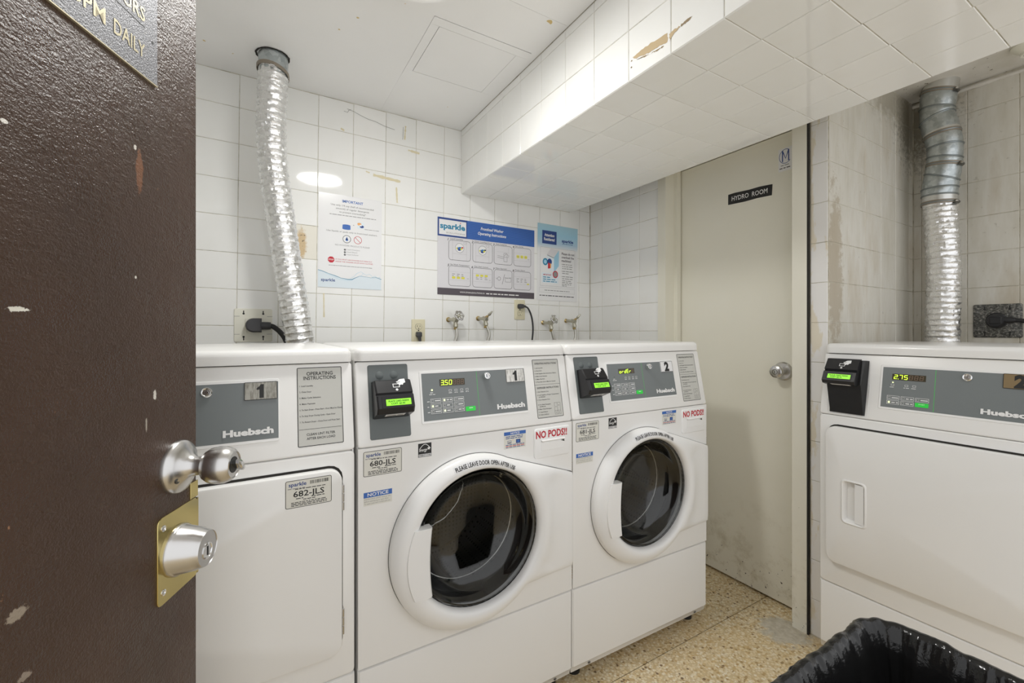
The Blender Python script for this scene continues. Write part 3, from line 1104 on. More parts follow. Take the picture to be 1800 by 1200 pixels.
def card_reader_small(S, root, off, bz):
    """black wedge reader on its own grey plate"""
    b = MB()
    b.slab(S, .032, .1385, bz(.905), bz(1.095), 0, .0025, 'plate_grey', r=.005, bv=.0008)
    for x in (.062, .100):
        b.lathe(Frame(S.p(x, bz(1.067), .0024), S.u, S.v, S.n), [(.011, 0), (.008, .0018), (.0, .0026)], 'plate_grey', 16)
    o = b.build('reader_plate', root, off)
    x0, x1 = .040, .136
    z0, z1 = bz(.956), bz(1.052)
    # side profile (b, c)
    prof = [(z0, .002), (z0 + .010, .052), (z0 + .024, .061), (z0 + .056, .053), (z0 + .060, .046), (z0 + .064, .048), (z1 - .002, .030), (z1, .027), (z1, .002)]
    b = MB()
    L = [[S.p(x, q[0], q[1]) for q in prof] for x in (x0 + .004, x0, x1, x1 - .004)]
    ins = [[S.p(x, (q[0] - (z0 + z1) / 2) * .97 + (z0 + z1) / 2, q[1] * (.95 if q[1] > .01 else 1)) for q in prof] for x in (x0, x1)]
    rings = [ins[0], L[0], L[3], ins[1]]
    b.loops(rings, 'black_plastic', cap0=True, cap1=True)
    rd = b.build('card_reader', root, off, smooth=25)
    rd['label'] = 'black card reader with green screen'
    # screen lies on the lower slope: from (z0+.024,.061) to (z0+.056,.053)
    o0 = S.p(0, z0 + .024, .061)
    vv = S.p(0, z0 + .056, .053) - o0
    F = Frame(o0, S.u, vv)
    b = MB()
    b.slab(F, x0 + .012, x1 - .006, .001, .031, 0, .0012, 'black_rubber', r=.001)
    b.slab(F, x0 + .022, x1 - .010, .006, .0225, .001, .0018, 'lcd_green')
    b.text(F, 'PLACE CARD INSIDE', (x0 + x1) / 2 + .006, .0150, .0045, .0020, 'lcd_ink', w=.052, align='C', bold=.03)
    b.text(F, 'COST: $3.50', (x0 + x1) / 2 + .004, .0085, .0045, .0020, 'lcd_ink', w=.036, align='C', bold=.03)
    b.build('screen', rd, smooth=0)
    o0 = S.p(0, z0 + .064, .048)
    vv = S.p(0, z1 - .002, .030) - o0
    F = Frame(o0, S.u, vv)
    b = MB()
    hand_icon(b, F, x0 + .046, .014, .034, .0006)
    b.build('card_symbol', rd, smooth=0)
    o0 = S.p(0, z0 + .002, .012)
    F = Frame(o0, S.u, S.p(0, z0 + .010, .052) - o0)
    b = MB()
    b.slab(F, x0 + .024, x1 - .022, .016, .034, 0, .0005, 'print_white')
    b.words(F, x0 + .028, x1 - .026, .021, .007, .0008, 'print_black', 5)
    b.build('slot_sticker', rd, smooth=0)


def card_reader_tall(S, root, off, bz):
    """black reader that fills the card slot of the alcove dryer"""
    b = MB()
    b.border(S, .022, .146, bz(.893), bz(1.008), .003, .0012, 'white_plastic', r=.006)
    b.build('reader_bezel', root, off)
    x0, x1 = .026, .137
    zb, zm, zt = bz(.899), bz(.995), bz(1.083)
    b = MB()
    # lower body tapering towards the bottom
    b.loops([[S.p(x0 + .006, zb, .001), S.p(x1 - .001, zb, .001), S.p(x1 - .004, zb, .006), S.p(x0 + .010, zb, .006)],
             [S.p(x0, zm, .001), S.p(x1, zm, .001), S.p(x1 - .006, zm, .036), S.p(x0 + .004, zm, .036)],
             [S.p(x0, zt, .001), S.p(x1, zt, .001), S.p(x1 - .004, zt - .002, .020), S.p(x0, zt - .002, .020)]], 'black_rubber', cap0=True, cap1=True)
    rd = b.build('card_reader', root, off, smooth=25)
    rd['label'] = 'tall black card reader with green screen'
    prof = [(zm - .004, .030), (zm - .002, .054), (zm + .008, .062), (zm + .040, .052), (zm + .044, .043), (zm + .050, .048), (zt - .001, .030), (zt + .002, .018)]
    b = MB()
    b.loops([[S.p(x, q, c) for q, c in prof] for x in (x0 - .002, x1 - .016)], 'black_plastic', cap0=True, cap1=True)
    b.build('reader_head', rd, smooth=25)
    o0 = S.p(0, zm + .008, .062)
    F = Frame(o0, S.u, S.p(0, zm + .040, .052) - o0)
    b = MB()
    b.slab(F, x0 + .008, x1 - .026, .004, .029, 0, .001, 'black_rubber', r=.001)
    b.slab(F, x0 + .014, x1 - .029, .0075, .0235, .0008, .0016, 'lcd_green')
    b.text(F, 'PLACE CARD INSIDE', x0 + .047, .0165, .0045, .0018, 'lcd_ink', w=.055, align='C', bold=.03)
    b.text(F, 'COST: $2.75', x0 + .040, .0100, .0045, .0018, 'lcd_ink', w=.035, align='C', bold=.03)
    b.build('screen', rd, smooth=0)
    o0 = S.p(0, zm + .050, .048)
    F = Frame(o0, S.u, S.p(0, zt - .001, .030) - o0)
    b = MB()
    hand_icon(b, F, x0 + .040, .012, .032, .0006)
    b.build('card_symbol', rd, smooth=0)
    F = Frame(S.p(0, zm - .003, .042), S.u, S.p(0, zm - .002, .054) - S.p(0, zm - .004, .030))
    b = MB()
    b.slab(F, x0 + .020, x1 - .034, -.010, .006, 0, .0006, 'print_white')
    b.build('slot_sticker', rd, smooth=0)


def panel_display(S, bz, root, off, kind, num, digits, tagm):
    lock_x = .375
    b = MB()
    b.slab(S, .170, .5165, bz(.930), bz(1.073), -.002, .0016, 'white_plastic', r=.004, bv=.0012)
    b.slab(S, .1765, .5145, bz(.937), bz(1.066), .0010, .0012 + .0006, 'panel_grey')
    dp = b.build('display_panel', root, off)
    dp['label'] = 'grey control display panel in a white rim'
    Q = Frame(S.p(0, 0, .0018), S.u, S.v, S.n)
    if kind == 'washer':
        b = MB()
        b.rect(Q, .3462, .3470, bz(.938), bz(1.065), .0002, 'button_green')
        b.build('divider_line', dp, smooth=0)
        b = MB()
        b.slab(Q, .2285, .3065, bz(1.029), bz(1.0475), 0, .0006, 'led_window')
        n = len(digits.replace('.', ''))
        x = .2325
        wd = .0074 if n < 5 else .0072
        for ch in digits:
            if ch == '.':
                b.disc(Q, x - .0024, bz(1.0318), .0011, .0012, 'led_digit', seg=8)
                continue
            seven(b, Q, ch, x, wd, bz(1.0320), .0125, .0010, 'led_digit')
            x += wd + .0049
        while x < .300:
            seven(b, Q, '8', x, wd, bz(1.0320), .0125, .0009, 'led_dim')
            x += wd + .0049
        b.build('led_readout', dp, smooth=0)
        for r_ in range(3):
            for c_ in range(3):
                b = MB()
                a, zt = .1985 + c_ * .0350, .9955 - r_ * .0145
                F = Frame(Q.p(0, bz(zt) - .0118), Q.u, Q.v, Q.n)
                b.slab(F, a, a + .0308, 0, .0118, 0, .0005, 'panel_grey')
                b.border(F, a, a + .0308, 0, .0118, .0009, .0007, 'print_white')
                lit = digits[0] == '3' and (r_, c_) in ((1, 0), (0, 1), (2, 1))
                b.rect(F, a + .0032, a + .0088, .003, .0088, .0007, 'led_yellow' if lit else 'plate_grey')
                b.border(F, a + .0032, a + .0088, .003, .0088, .0006, .0009, 'print_white')
                b.words(F, a + .0125, a + .0285, .004, .0045, .0008, 'print_white', r_ * 3 + c_)
                b.build('button', dp, smooth=0)
        b = MB()
        for r_ in range(3):
            b.words(Q, .1885, .1955, bz(.9872 - r_ * .0145), .003, .0006, 'print_white', r_)
        for i, x in enumerate((.259, .277, .295, .312)):
            b.border(Q, x - .0042, x + .0042, bz(1.012), bz(1.012) + .006, .0008, .0006, 'print_white')
            b.words(Q, x - .005, x + .005, bz(1.0075), .0026, .0006, 'print_white', i)
        b.words(Q, .199, .211, bz(1.011), .0030, .0006, 'print_white', 9)
        b.words(Q, .196, .214, bz(1.0062), .0028, .0006, 'print_white', 10)
        b.disc(Q, .2045, bz(1.0195), .0026, .0008, 'led_yellow' if digits[0] == '3' else 'plate_grey', seg=12)
        b.build('status_icons', dp, smooth=0)['kind'] = 'stuff'
        b = MB()
        b.slab(Q, .3035, .3345, bz(.953), bz(.966), 0, .0008, 'button_green', r=.001)
        b.words(Q, .314, .326, bz(.9605), .003, .0010, 'print_white', 2)
        b.build('start_button', dp, smooth=0)
        # protruding key lock
        lk = lathe_obj('lock', dp, Q.p(lock_x, bz(1.049), 0), Q.n, [(.0105, 0), (.0105, .012), (.0090, .016), (.0072, .016), (.0066, .012), (.0, .012)], 'chrome', 24)
        b = MB()
        b.rect(Frame(Q.p(lock_x, bz(1.049), .0124), Q.u, Q.v, Q.n), -.0012, .0012, -.005, .005, 0, 'print_black')
        b.build('keyhole', lk, smooth=0)
    else:
        lathe_obj('lock', dp, Q.p(lock_x, bz(1.049), 0), Q.n, [(.0110, 0), (.0110, .003), (.0092, .005), (.0078, .0045), (.0066, .003), (.0045, .003), (.0040, .0042), (.0, .0042)], 'chrome', 24)
    if kind == 'dryer_digital':
        b = MB()
        b.rect(Q, .3058, .3066, bz(.938), bz(1.065), .0002, 'button_green')
        b.build('divider_line', dp, smooth=0)
        b = MB()
        b.slab(Q, .2015, .2845, bz(1.0265), bz(1.0455), 0, .0006, 'led_window')
        x = .2065
        for ch in digits:
            if ch == '.':
                b.disc(Q, x - .0020, bz(1.0298), .0010, .0010, 'led_digit', seg=8)
                continue
            seven(b, Q, ch, x, .0076, bz(1.0300), .0125, .0010, 'led_digit')
            x += .0127
        while x < .276:
            seven(b, Q, '8', x, .0076, bz(1.0300), .0125, .0009, 'led_dim')
            x += .0127
        b.build('led_readout', dp, smooth=0)
        for r_ in range(2):
            for c_ in range(3):
                if (r_, c_) == (1, 2):
                    continue
                b = MB()
                a, zt = .1920 + c_ * .0355, .9755 - r_ * .0150
                F = Frame(Q.p(0, bz(zt) - .0125), Q.u, Q.v, Q.n)
                b.slab(F, a, a + .0320, 0, .0125, 0, .0005, 'panel_grey')
                b.border(F, a, a + .0320, 0, .0125, .0009, .0007, 'print_white')
                b.rect(F, a + .0032, a + .0088, .003, .0092, .0007, 'led_yellow' if (r_, c_) == (1, 0) else 'plate_grey')
                b.border(F, a + .0032, a + .0088, .003, .0092, .0006, .0009, 'print_white')
                b.words(F, a + .0125, a + .0295, .004, .0045, .0008, 'print_white', r_ * 3 + c_)
                b.build('button', dp, smooth=0)
        b = MB()
        b.slab(Q, .263, .2945, bz(.948), bz(.9605), 0, .0008, 'button_green', r=.001)
        b.text(Q, 'START', .2788, bz(.9545), .0035, .0010, 'print_white', align='C')
        b.build('start_button', dp, smooth=0)
        b = MB()
        for i, x in enumerate((.204, .239, .258)):
            b.border(Q, x - .0042, x + .0042, bz(1.007), bz(1.007) + .006, .0008, .0006, 'print_white')
            b.words(Q, x - .007, x + .007, bz(1.0015), .0026, .0006, 'print_white', i)
        b.rect(Q, .2025, .2065, bz(1.0165), bz(1.0195), .0008, 'led_yellow')
        b.build('status_icons', dp, smooth=0)['kind'] = 'stuff'
    number_tag(Q, bz, .446, .5125, 1.026, 1.0665, num, dp, tagm)
    brand_text(Q, bz, .406, .5045, .950, .0135, dp)
    return dp


def machine_shell(root, off, seam, lower0=.042):
    """feet, cabinet, lower panel, control panel and lid shared by all four machines"""
    for x in (.05, MW - .05):
        for y in (.06, MD - .06):
            lathe_obj('foot', root, (x, y, 0), (0, 0, 1), [(.022, 0), (.022, .012), (.009, .014), (.009, .050)], 'black_rubber', 16, off)
    b = MB()
    t = .004
    side = Frame((0, 0, 0), (0, 1, 0), (0, 0, 1), (1, 0, 0))
    for x in (.001, MW - .001 - t):
        b.prism(side, [(.012, lower0 + .006), (MD, lower0 + .006), (MD, 1.106), (.060, 1.106), (.016, .889), (.012, .885)], x, x + t, 'white_enamel')
    b.box(.001, MW - .001, MD - t, MD, lower0 + .006, 1.106, 'white_enamel')
    b.box(.005, MW - .005, .014, MD - t, lower0 + .006, lower0 + .010, 'white_enamel')
    b.build('cabinet', root, off, smooth=0)
    # lower panel, its bottom edge chamfered back to the toe space
    fr = Frame((0, 0, 0), (0, -1, 0), (0, 0, 1), (1, 0, 0))          # a = -y, b = z, c = x
    P = [(-.013, lower0 + .002), (-.013, seam - .0025), (-.0045, seam - .0025), (-.001, seam - .0045), (0, seam - .008), (0, lower0 + .026), (-.004, lower0 + .022), (-.012, lower0)]
    b = MB()
    x0, x1 = .0005, MW - .0005
    rings = []
    for x, k in ((x0, .004), (x0 + .005, 0), (x1 - .005, 0), (x1, .004)):
        rings.append([fr.p(max(a - k, -.013), bb, x) for a, bb in P])
    b.loops(rings, 'white_enamel', cap0=True, cap1=True)
    lp = b.build('lower_panel', root, off)
    for x in (.075, MW - .065):
        lathe_obj('screw', lp, (x, .006, lower0 + .012), (0, -1, -.5), [(.005, 0), (.0045, .002), (.002, .003), (.0, .001)], 'dark_steel', 12)
    # sloping control panel
    S = Frame((0, 0, .889), (1, 0, 0), (0, .042, .214))
    b = MB()
    b.slab(S, .0005, MW - .0005, 0, SL + .002, -.03, 0, 'white_enamel', r=.008, bv=.004, bs=3)
    b.build('control_panel', root, off)
    # lid
    b = MB()
    T = Frame((0, 0, 1.1065), (1, 0, 0), (0, 1, 0))
    b.slab(T, -.0005, MW + .0005, .035, MD + .004, 0, .0345, 'white_enamel', r=.022, bv=.016, bs=5, seg=6)
    b.build('lid', root, off)
    return S


def panel_hole(b, fr, a0, a1, b0, b1, ca, cb, r, c, m, n=72):
    angs = sorted([2 * PI * i / n for i in range(n)] + [math.atan2(y - cb, x - ca) % (2 * PI) for x in (a0, a1) for y in (b0, b1)])
    inn, out = [], []
    for t in angs:
        dx, dy = math.cos(t), math.sin(t)
        k = min(((a1 - ca) / dx if dx > 1e-9 else (a0 - ca) / dx if dx < -1e-9 else 9e9), ((b1 - cb) / dy if dy > 1e-9 else (b0 - cb) / dy if dy < -1e-9 else 9e9))
        out.append(fr.p(ca + dx * k, cb + dy * k, c))
        inn.append(fr.p(ca + dx * r, cb + dy * r, c))
    rim = [p + fr.n * -.012 for p in out]
    rin = [p + fr.n * -.03 for p in inn]
    b.loops([rim, out, inn, rin], m)


def washer(loc, rz, num, digits, code, seed, label):
    root = empty('washing_machine', loc, rz)
    tag(root, label, 'washing machine', 'front loading washers')
    off = (-MW / 2, -MD / 2, 0)
    S = machine_shell(root, off, .327)
    bz = lambda z: (z - .889) / (.214 / SL)
    F = Frame((0, 0, 0), (1, 0, 0), (0, 0, 1))                       # body front, outwards = -y
    gx, gz, gr = .3355, .595, .196                                   # glass centre
    b = MB()
    panel_hole(b, F, .0012, MW - .0012, .3295, .8865, gx, gz, gr + .012, 0, 'white_enamel')
    b.build('front_panel', root, off, smooth=0)
    # door ring: circle on the left, tapering to a tall hinge edge on the right
    cx, cz, R = .3205, .588, .2435
    hx, hz0, hz1 = .6815, .414, .722
    hull = []
    t_up = math.radians(62)
    t_dn = math.radians(-46)
    N = 96
    for i in range(N):
        t = t_up + (2 * PI - (t_up - t_dn)) * i / (N - 1)
        hull.append((cx + R * math.cos(t), cz + R * math.sin(t)))
    hull += [(hx - .004, hz0), (hx, hz0 + .006), (hx, hz1 - .006), (hx - .004, hz1)]

    def outer(t):
        dx, dy = math.cos(t), math.sin(t)
        best = 0
        n = len(hull)
        for i in range(n):
            (x0, y0), (x1, y1) = hull[i], hull[(i + 1) % n]
            ex, ey = x1 - x0, y1 - y0
            den = dx * ey - dy * ex
            if abs(den) < 1e-12:
                continue
            k = ((x0 - gx) * ey - (y0 - gz) * ex) / den
            q = ((x0 - gx) * dy - (y0 - gz) * dx) / den
            if k > 0 and -1e-6 <= q <= 1 + 1e-6:
                best = max(best, k)
        return best
    NA = 144
    rad = [outer(2 * PI * i / NA) for i in range(NA)]
    rings = []
    prof = [(1.0, 0., 0.), (1.0, .55, .75), (.985, .80, .92), (.95, .95, 1.0), (.80, 1.25, 1.0), (.58, 1.55, 1.0), (.36, 1.68, 1.0), (.18, 1.62, 1.0), (.06, 1.40, 1.0), (.0, 1.05, 1.0), (-.02, .7, 1.0), (-.03, -.2, 1.), ]
    for k, hgt, _ in prof:
        ring = []
        for i in range(NA):
            t = 2 * PI * i / NA
            ro = rad[i]
            width = ro - gr
            kk = k if k >= 0 else k * .04 / max(width, .01)
            r = gr + width * kk
            # the flank thins towards the hinge
            far = max(0., min(1., (ro - .245) / .10))
            edge = .024 * (1 - far) + .013 * far
            peak = .040
            hmap = min(hgt, 1.0) * edge if hgt <= 1.0 and k > .6 else (edge + (peak - edge) * min(1., max(0., (hgt - .95) / .73)) if k > .3 else peak * hgt / 1.68)
            if far > 0 and k > .2:
                dist = (r - gr)
                hm2 = edge + (peak - edge) * max(0., 1 - (dist - .02) / .075) ** 1.5 if dist > .02 else hmap
                if k >= .95:
                    hm2 = hmap
                hmap = hmap * (1 - far) + min(hm2, peak) * far
            ring.append(F.p(gx + r * math.cos(t), gz + r * math.sin(t), hmap))
        rings.append(ring)
    b = MB()
    b.loops(rings, 'white_plastic')
    dr = b.build('door', root, off, smooth=50)
    dr['label'] = 'round white porthole door frame tapering to its hinge'
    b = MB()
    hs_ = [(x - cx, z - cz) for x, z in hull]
    b.loops([[F.p(cx + x * k, cz + z * k, .0006) for x, z in hs_] for k in (1.005, .95)], 'dark_gap')  # dark strip painting the shade in the gap round the door ring
    b.build('door_gap_shade', dr, smooth=0)
    # curved warning print lying on the ring
    tree = BVHTree.FromPolygons([tuple(p) for r in rings for p in r], [(j * NA + i, j * NA + (i + 1) % NA, (j + 1) * NA + (i + 1) % NA, (j + 1) * NA + i) for j in range(len(rings) - 1) for i in range(NA)])

    def on_ring(th, q, lift):
        p = F.p(cx + q * math.cos(th), cz + q * math.sin(th), .2)
        hit = tree.ray_cast(p, V((0, 1, 0)))[0]
        return (hit if hit else F.p(cx + q * math.cos(th), cz + q * math.sin(th), .035)) + F.n * lift
    b = MB()
    vs, fs = glyphs('PLEASE LEAVE DOOR OPEN AFTER USE', .014)
    x0, x1 = min(v[0] for v in vs), max(v[0] for v in vs)
    W_, rr, t0 = .190, .2205, math.radians(108)
    st = [[on_ring(t0 + .02 - (W_ + .009) * i / 40 / rr, q, .0005) for i in range(41)] for q in (rr - .003, rr + .005, rr + .014)]
    b.loops(st, 'paper_white', closed=False)
    b.add([on_ring(t0 - (x - x0) / (x1 - x0) * W_ / rr, rr + y * .0160, .0024) for x, y in vs], fs, 'print_black')
    b.build('door_warning', dr, smooth=0)
    # grip plate on the left of the opening
    b = MB()
    ar = []
    for i in range(13):
        z = -.091 + .182 * i / 12
        xr = -.158 - .012 * (1 - (z / .091) ** 2) * 0 + .006 * (z / .091) ** 2
        xl = -math.sqrt(max(.0, .222 ** 2 - z * z)) - .002
        ar.append([F.p(gx + xl, gz - .022 + z, .030), F.p(gx + xl + .004, gz - .022 + z, .0425), F.p(gx + (xl + xr) / 2, gz - .022 + z, .0455), F.p(gx + xr - .004, gz - .022 + z, .043), F.p(gx + xr, gz - .022 + z, .038), F.p(gx + xr, gz - .022 + z, .012), F.p(gx + xl, gz - .022 + z, .012)])
    b.loops(ar, 'white_plastic', cap0=True, cap1=True)
    b.build('door_grip', dr)
    # glass bowl reaching into the drum
    b = MB()
    G = Frame(F.p(gx, gz), (1, 0, 0), (0, 0, 1))
    P = [(gr - .001, .014), (gr - .006, .014), (gr - .014, .008), (gr - .022, -.008), (gr - .032, -.024), (gr - .048, -.038), (gr - .072, -.050), (gr - .105, -.060), (gr - .145, -.066), (.0005, -.068)]
    P2 = [(r_ - .0045 if r_ > .02 else r_, c_ + .0045) for r_, c_ in P][::-1]
    P2[0] = (.0005, P2[0][1])
    b.lathe(G, [(0., P[-1][1])] + P[::-1] + P2[::-1] + [(0., P2[0][1])], 'door_glass', 64, cap0=False, cap1=False)
    gl = b.build('door_glass', root, off, solid=True)
    gl['label'] = 'dark bowl-shaped porthole glass'
    b = MB()
    b.lathe(G, [(gr + .010, .020), (gr + .002, .021), (gr - .002, .012), (gr + .004, -.02), (gr - .006, -.055), (gr + .004, -.066), (gr - .010, -.078), (gr - .016, -.100), (gr + .03, -.104)], 'black_rubber', 64, cap0=False, cap1=False)
    b.build('gasket', root, off)
    b = MB()
    b.lathe(G, [(gr + .012, -.105), (gr + .052, -.108), (gr + .060, -.13), (gr + .060, -.40), (gr + .04, -.43), (.06, -.44), (.0, -.44)], 'drum_steel', 64, cap0=False, cap1=True)
    dm = b.build('drum', root, off)
    for r_, c_, t_ in ((gr - .020, -.108, .0035), (gr + .040, -.150, .003), (gr - .060, -.437, .004)):
        b = MB()
        b.tube([G.p(r_ * math.cos(2 * PI * i / 64), r_ * math.sin(2 * PI * i / 64), c_) for i in range(65)], t_, 'satin_steel', 8, cap=False)
        b.build('drum_rim', dm)
    for k in range(3):
        a0 = math.radians(20 + 120 * k)
        b = MB()
        rg = []
        for c_ in (-.14, -.16, -.36, -.40):
            hh = .0 if c_ in (-.14, -.40) else .055
            rg.append([G.p((gr + .058 - q * hh) * math.cos(a0 + s_), (gr + .058 - q * hh) * math.sin(a0 + s_), c_) for s_, q in ((-.13, 0), (-.06, .85), (0, 1), (.06, .85), (.13, 0))])
        b.loops(rg, 'drum_steel', closed=False)
        b.build('drum_vane', dm)
    # detergent drawer front
    b = MB()
    P = rrect(.531, .6715, .783, .877, .010)
    b.slab(F, .531, .6715, .783, .877, 0, .005, 'white_plastic', r=.010, bv=.003, bs=3)
    dw = b.build('detergent_drawer', root, off)
    b = MB()
    b.slab(F, .556, .647, .806, .8335, .0042, .0056, 'white_plastic', r=.004, bv=.001)
    b.loops([[F.p(a, q, .0058) for a, q in ((.556, .834), (.648, .834))], [F.p(a, q, .0105) for a, q in ((.557, .838), (.647, .838))], [F.p(a, q, .005) for a, q in ((.555, .842), (.649, .842))]], 'white_plastic', closed=False)
    b.poly(F, [(.632, .832), (.646, .834), (.6475, .827), (.640, .8295)], .0060, 'dark_gap')
    b.build('drawer_pull', dw)
    b = MB()
    b.text(F, 'NO PODS!!', .536, .8475, .0215, .0056, 'print_red', w=.122, bold=.03)
    o = b.build('warning_lettering', dw, smooth=0)
    o['label'] = 'red lettering NO PODS!!'
    # hinge strip on the right edge
    b = MB()
    for i in range(46):
        z = hz0 - .05 + i * .0085
        b.box(MW - .0012, MW + .0022, .001, .010, z, z + .005, 'satin_steel')
    b.build('hinge_strip', root, off, smooth=0)
    # stickers on the body
    service_label(F, .0135, .8785, code, root, off, seed)
    b = MB()
    b.slab(F, .0145, .0865, .7405, .7745, 0, .0004, 'label_paper')
    b.rect(F, .0145, .0865, .7610, .7745, .0006, 'print_blue')
    b.text(F, 'NOTICE', .0505, .7640, .0082, .0008, 'print_white', w=.053, align='C', bold=.02)
    for i, t in enumerate(('DOOR LOCK LIGHT must go out', 'before attempting to open door.', 'To open: push door in then pull out.')):
        b.text(F, t, .0160, .7555 - i * .0058, .0036, .0006, 'print_grey', w=.066 - (.004 if i == 1 else 0))
    o = b.build('notice_sticker', root, off, smooth=0)
    o['label'] = 'white sticker with blue NOTICE band, left side'
    b = MB()
    b.slab(F, .157, .1945, .8435, .8805, 0, .0004, 'print_black')
    E_ = [(.1605 + .031 * i / 12, .8640 + .0125 * math.sin(PI * i / 12) + .001) for i in range(13)]
    b.strip(F, E_, .0016, .0006, 'print_white')
    b.text(F, 'energy', .1600, .8590, .0085, .0007, 'print_white', w=.023, shear=.4, bold=.01)
    P = []
    for i in range(10):
        r_ = .0055 if i % 2 == 0 else .0024
        P.append((.1868 + r_ * math.sin(PI * i / 5), .8655 + r_ * math.cos(PI * i / 5)))
    for i in range(10):
        b.poly(F, [(.1868, .8655), P[i], P[(i + 1) % 10]], .0007, 'print_white')
    b.rect(F, .1582, .1933, .8447, .8515, .0006, 'paper_white')
    b.text(F, 'ENERGY STAR', .17575, .8460, .0043, .0008, 'print_black', w=.033, align='C', bold=.02)
    o = b.build('efficiency_sticker', root, off, smooth=0)
    o['label'] = 'small black square energy sticker'
    b = MB()
    x0 = .4235
    b.slab(F, x0, x0 + .0775, .828, .8795, 0, .0004, 'label_paper')
    b.rect(F, x0, x0 + .0775, .8690, .8795, .0006, 'print_blue')
    b.text(F, 'NOTICE', x0 + .03875, .8712, .0060, .0008, 'print_white', w=.032, align='C', bold=.02)
    for i in range(2):
        b.words(F, x0 + .006, x0 + .070, .8630 - i * .005, .0038, .0006, 'print_navy', seed + i + 20)
    b.border(F, x0 + .012, x0 + .026, .8435, .8525, .001, .0006, 'print_navy')
    b.rect(F, x0 + .014, x0 + .024, .8445, .8485, .0007, 'print_grey')
    b.rect(F, x0 + .042, x0 + .058, .8425, .8545, .0006, 'print_navy')
    b.disc(F, x0 + .050, .8485, .0038, .0008, 'print_blue', seg=12)
    b.strip(F, [(x0 + .028, .853), (x0 + .034, .855)], .001, .0006, 'print_orange')
    for i in range(3):
        b.words(F, x0 + .006, x0 + .072, .8385 - i * .0038, .0032, .0006, 'print_red' if i == 1 else 'print_navy', seed + i + 30)
    o = b.build('detergent_sticker', root, off, smooth=0)
    o['label'] = 'white detergent notice sticker near the drawer'
    # control panel fittings
    card_reader_small(S, root, off, bz)
    panel_display(S, bz, root, off, 'washer', num, digits, 'paper_white' if num == '2' else 'tag_metal')
    instructions(S, bz, .549, .652, .9075, 1.0925, root, off, False)
    return root


def dryer(loc, rz, kind, num, digits, tagm, seam, door_z0, label, code=None):
    root = empty('clothes_dryer', loc, rz)
    tag(root, label, 'dryer', 'clothes dryers')
    off = (-MW / 2, -MD / 2, 0)
    S = machine_shell(root, off, seam)
    bz = lambda z: (z - .889) / (.214 / SL)
    F = Frame((0, 0, 0), (1, 0, 0), (0, 0, 1))
    b = MB()
    b.slab(F, .0008, MW - .0008, seam, .8865, -.012, 0, 'white_enamel', r=.012, bv=.004, bs=3)
    b.build('front_panel', root, off)
    # door seat, shade of the gap round the door painted as a dark border
    x0, x1, z0, z1 = .028, .650, door_z0, .851
    b = MB()
    b.slab(F, x0 - .006, x1 + .0045, z0 - .008, z1 + .0085, -.001, .0008, 'white_enamel', r=.034, seg=8)
    b.border(F, x0 - .001, x1 + .004, z0 - .0035, z1 + .006, .012, .0010, 'dark_gap', r=.032)
    b.build('door_seat', root, off)
    hx0, hx1, hz0, hz1 = .080, .146, .528, .672
    hcx, hcz = (hx0 + hx1) / 2, (hz0 + hz1) / 2

    def ray_loop(poly, ts):
        out = []
        for t in ts:
            dx, dy = math.cos(t), math.sin(t)
            best = 0
            for i in range(len(poly)):
                (ax, ay), (bx_, by_) = poly[i], poly[(i + 1) % len(poly)]
                ex, ey = bx_ - ax, by_ - ay
                den = dx * ey - dy * ex
                if abs(den) < 1e-12:
                    continue
                k = ((ax - hcx) * ey - (ay - hcz) * ex) / den
                q = ((ax - hcx) * dy - (ay - hcz) * dx) / den
                if k > 0 and -1e-6 <= q <= 1 + 1e-6:
                    best = max(best, k)
            out.append((hcx + dx * best, hcz + dy * best))
        return out
    big = rrect(x0, x1, z0, z1, .030, 6)
    ts = sorted(set(round(math.atan2(q - hcz, p - hcx) % (2 * PI), 5) for p, q in big + rrect(hx0, hx1, hz0, hz1, .012, 5)))
    rings = []
    for ins, c in ((0, .0005), (0, .017), (.0015, .0206), (.005, .022)):
        rings.append([F.p(p, q, c) for p, q in ray_loop(rrect(x0 + ins, x1 - ins, z0 + ins, z1 - ins, .030 - ins, 6), ts)])
    for ins, c in ((-.004, .022), (-.002, .0245), (.0005, .0252), (.003, .023), (.008, .0050)):
        rings.append([F.p(p, q, c) for p, q in ray_loop(rrect(hx0 + ins, hx1 - ins, hz0 + ins, hz1 - ins, .012 - max(ins, 0) * .5, 5), ts)])
    b = MB()
    b.loops(rings, 'white_enamel', cap1=True)
    d = b.build('door', root, off)
    d['label'] = 'square white dryer door with rounded corners'
    # sloping finger rest inside the pocket
    b = MB()
    b.loops([[F.p(hx0 + .030, q, .0052), F.p(hx0 + .036, q, .0205), F.p(hx1 - .004, q, .0240), F.p(hx1 - .006, q, .0052)] for q in (hz0 + .006, hz0 + .016, hz1 - .016, hz1 - .006)], 'white_plastic', cap0=True, cap1=True)
    b.build('finger_pull', d)
    for hz in (.780, .478):
        b = MB()
        b.box(x1 + .001, x1 + .004, -.017, .0, hz - .031, hz + .031, 'satin_steel')
        for i in range(3):
            b.tube([(x1 + .0025, -.0165, hz - .031 + i * .021), (x1 + .0025, -.0165, hz - .012 + i * .021)], .0028, 'satin_steel', 10)
        b.build('hinge', root, off)
    if kind == 'plain':
        panel_display(S, bz, root, off, 'dryer_plain', num, '', tagm)
        service_label(Frame(F.p(0, 0, .0221), F.u, F.v), .5265, .8415, code, root, off, 40)
        instructions(S, bz, .5545, .6575, .909, 1.0955, root, off, True)
    else:
        card_reader_tall(S, root, off, bz)
        panel_display(S, bz, root, off, 'dryer_digital', num, digits, tagm)
        instructions(S, bz, .5545, .6575, .909, 1.0955, root, off, True)
    return root


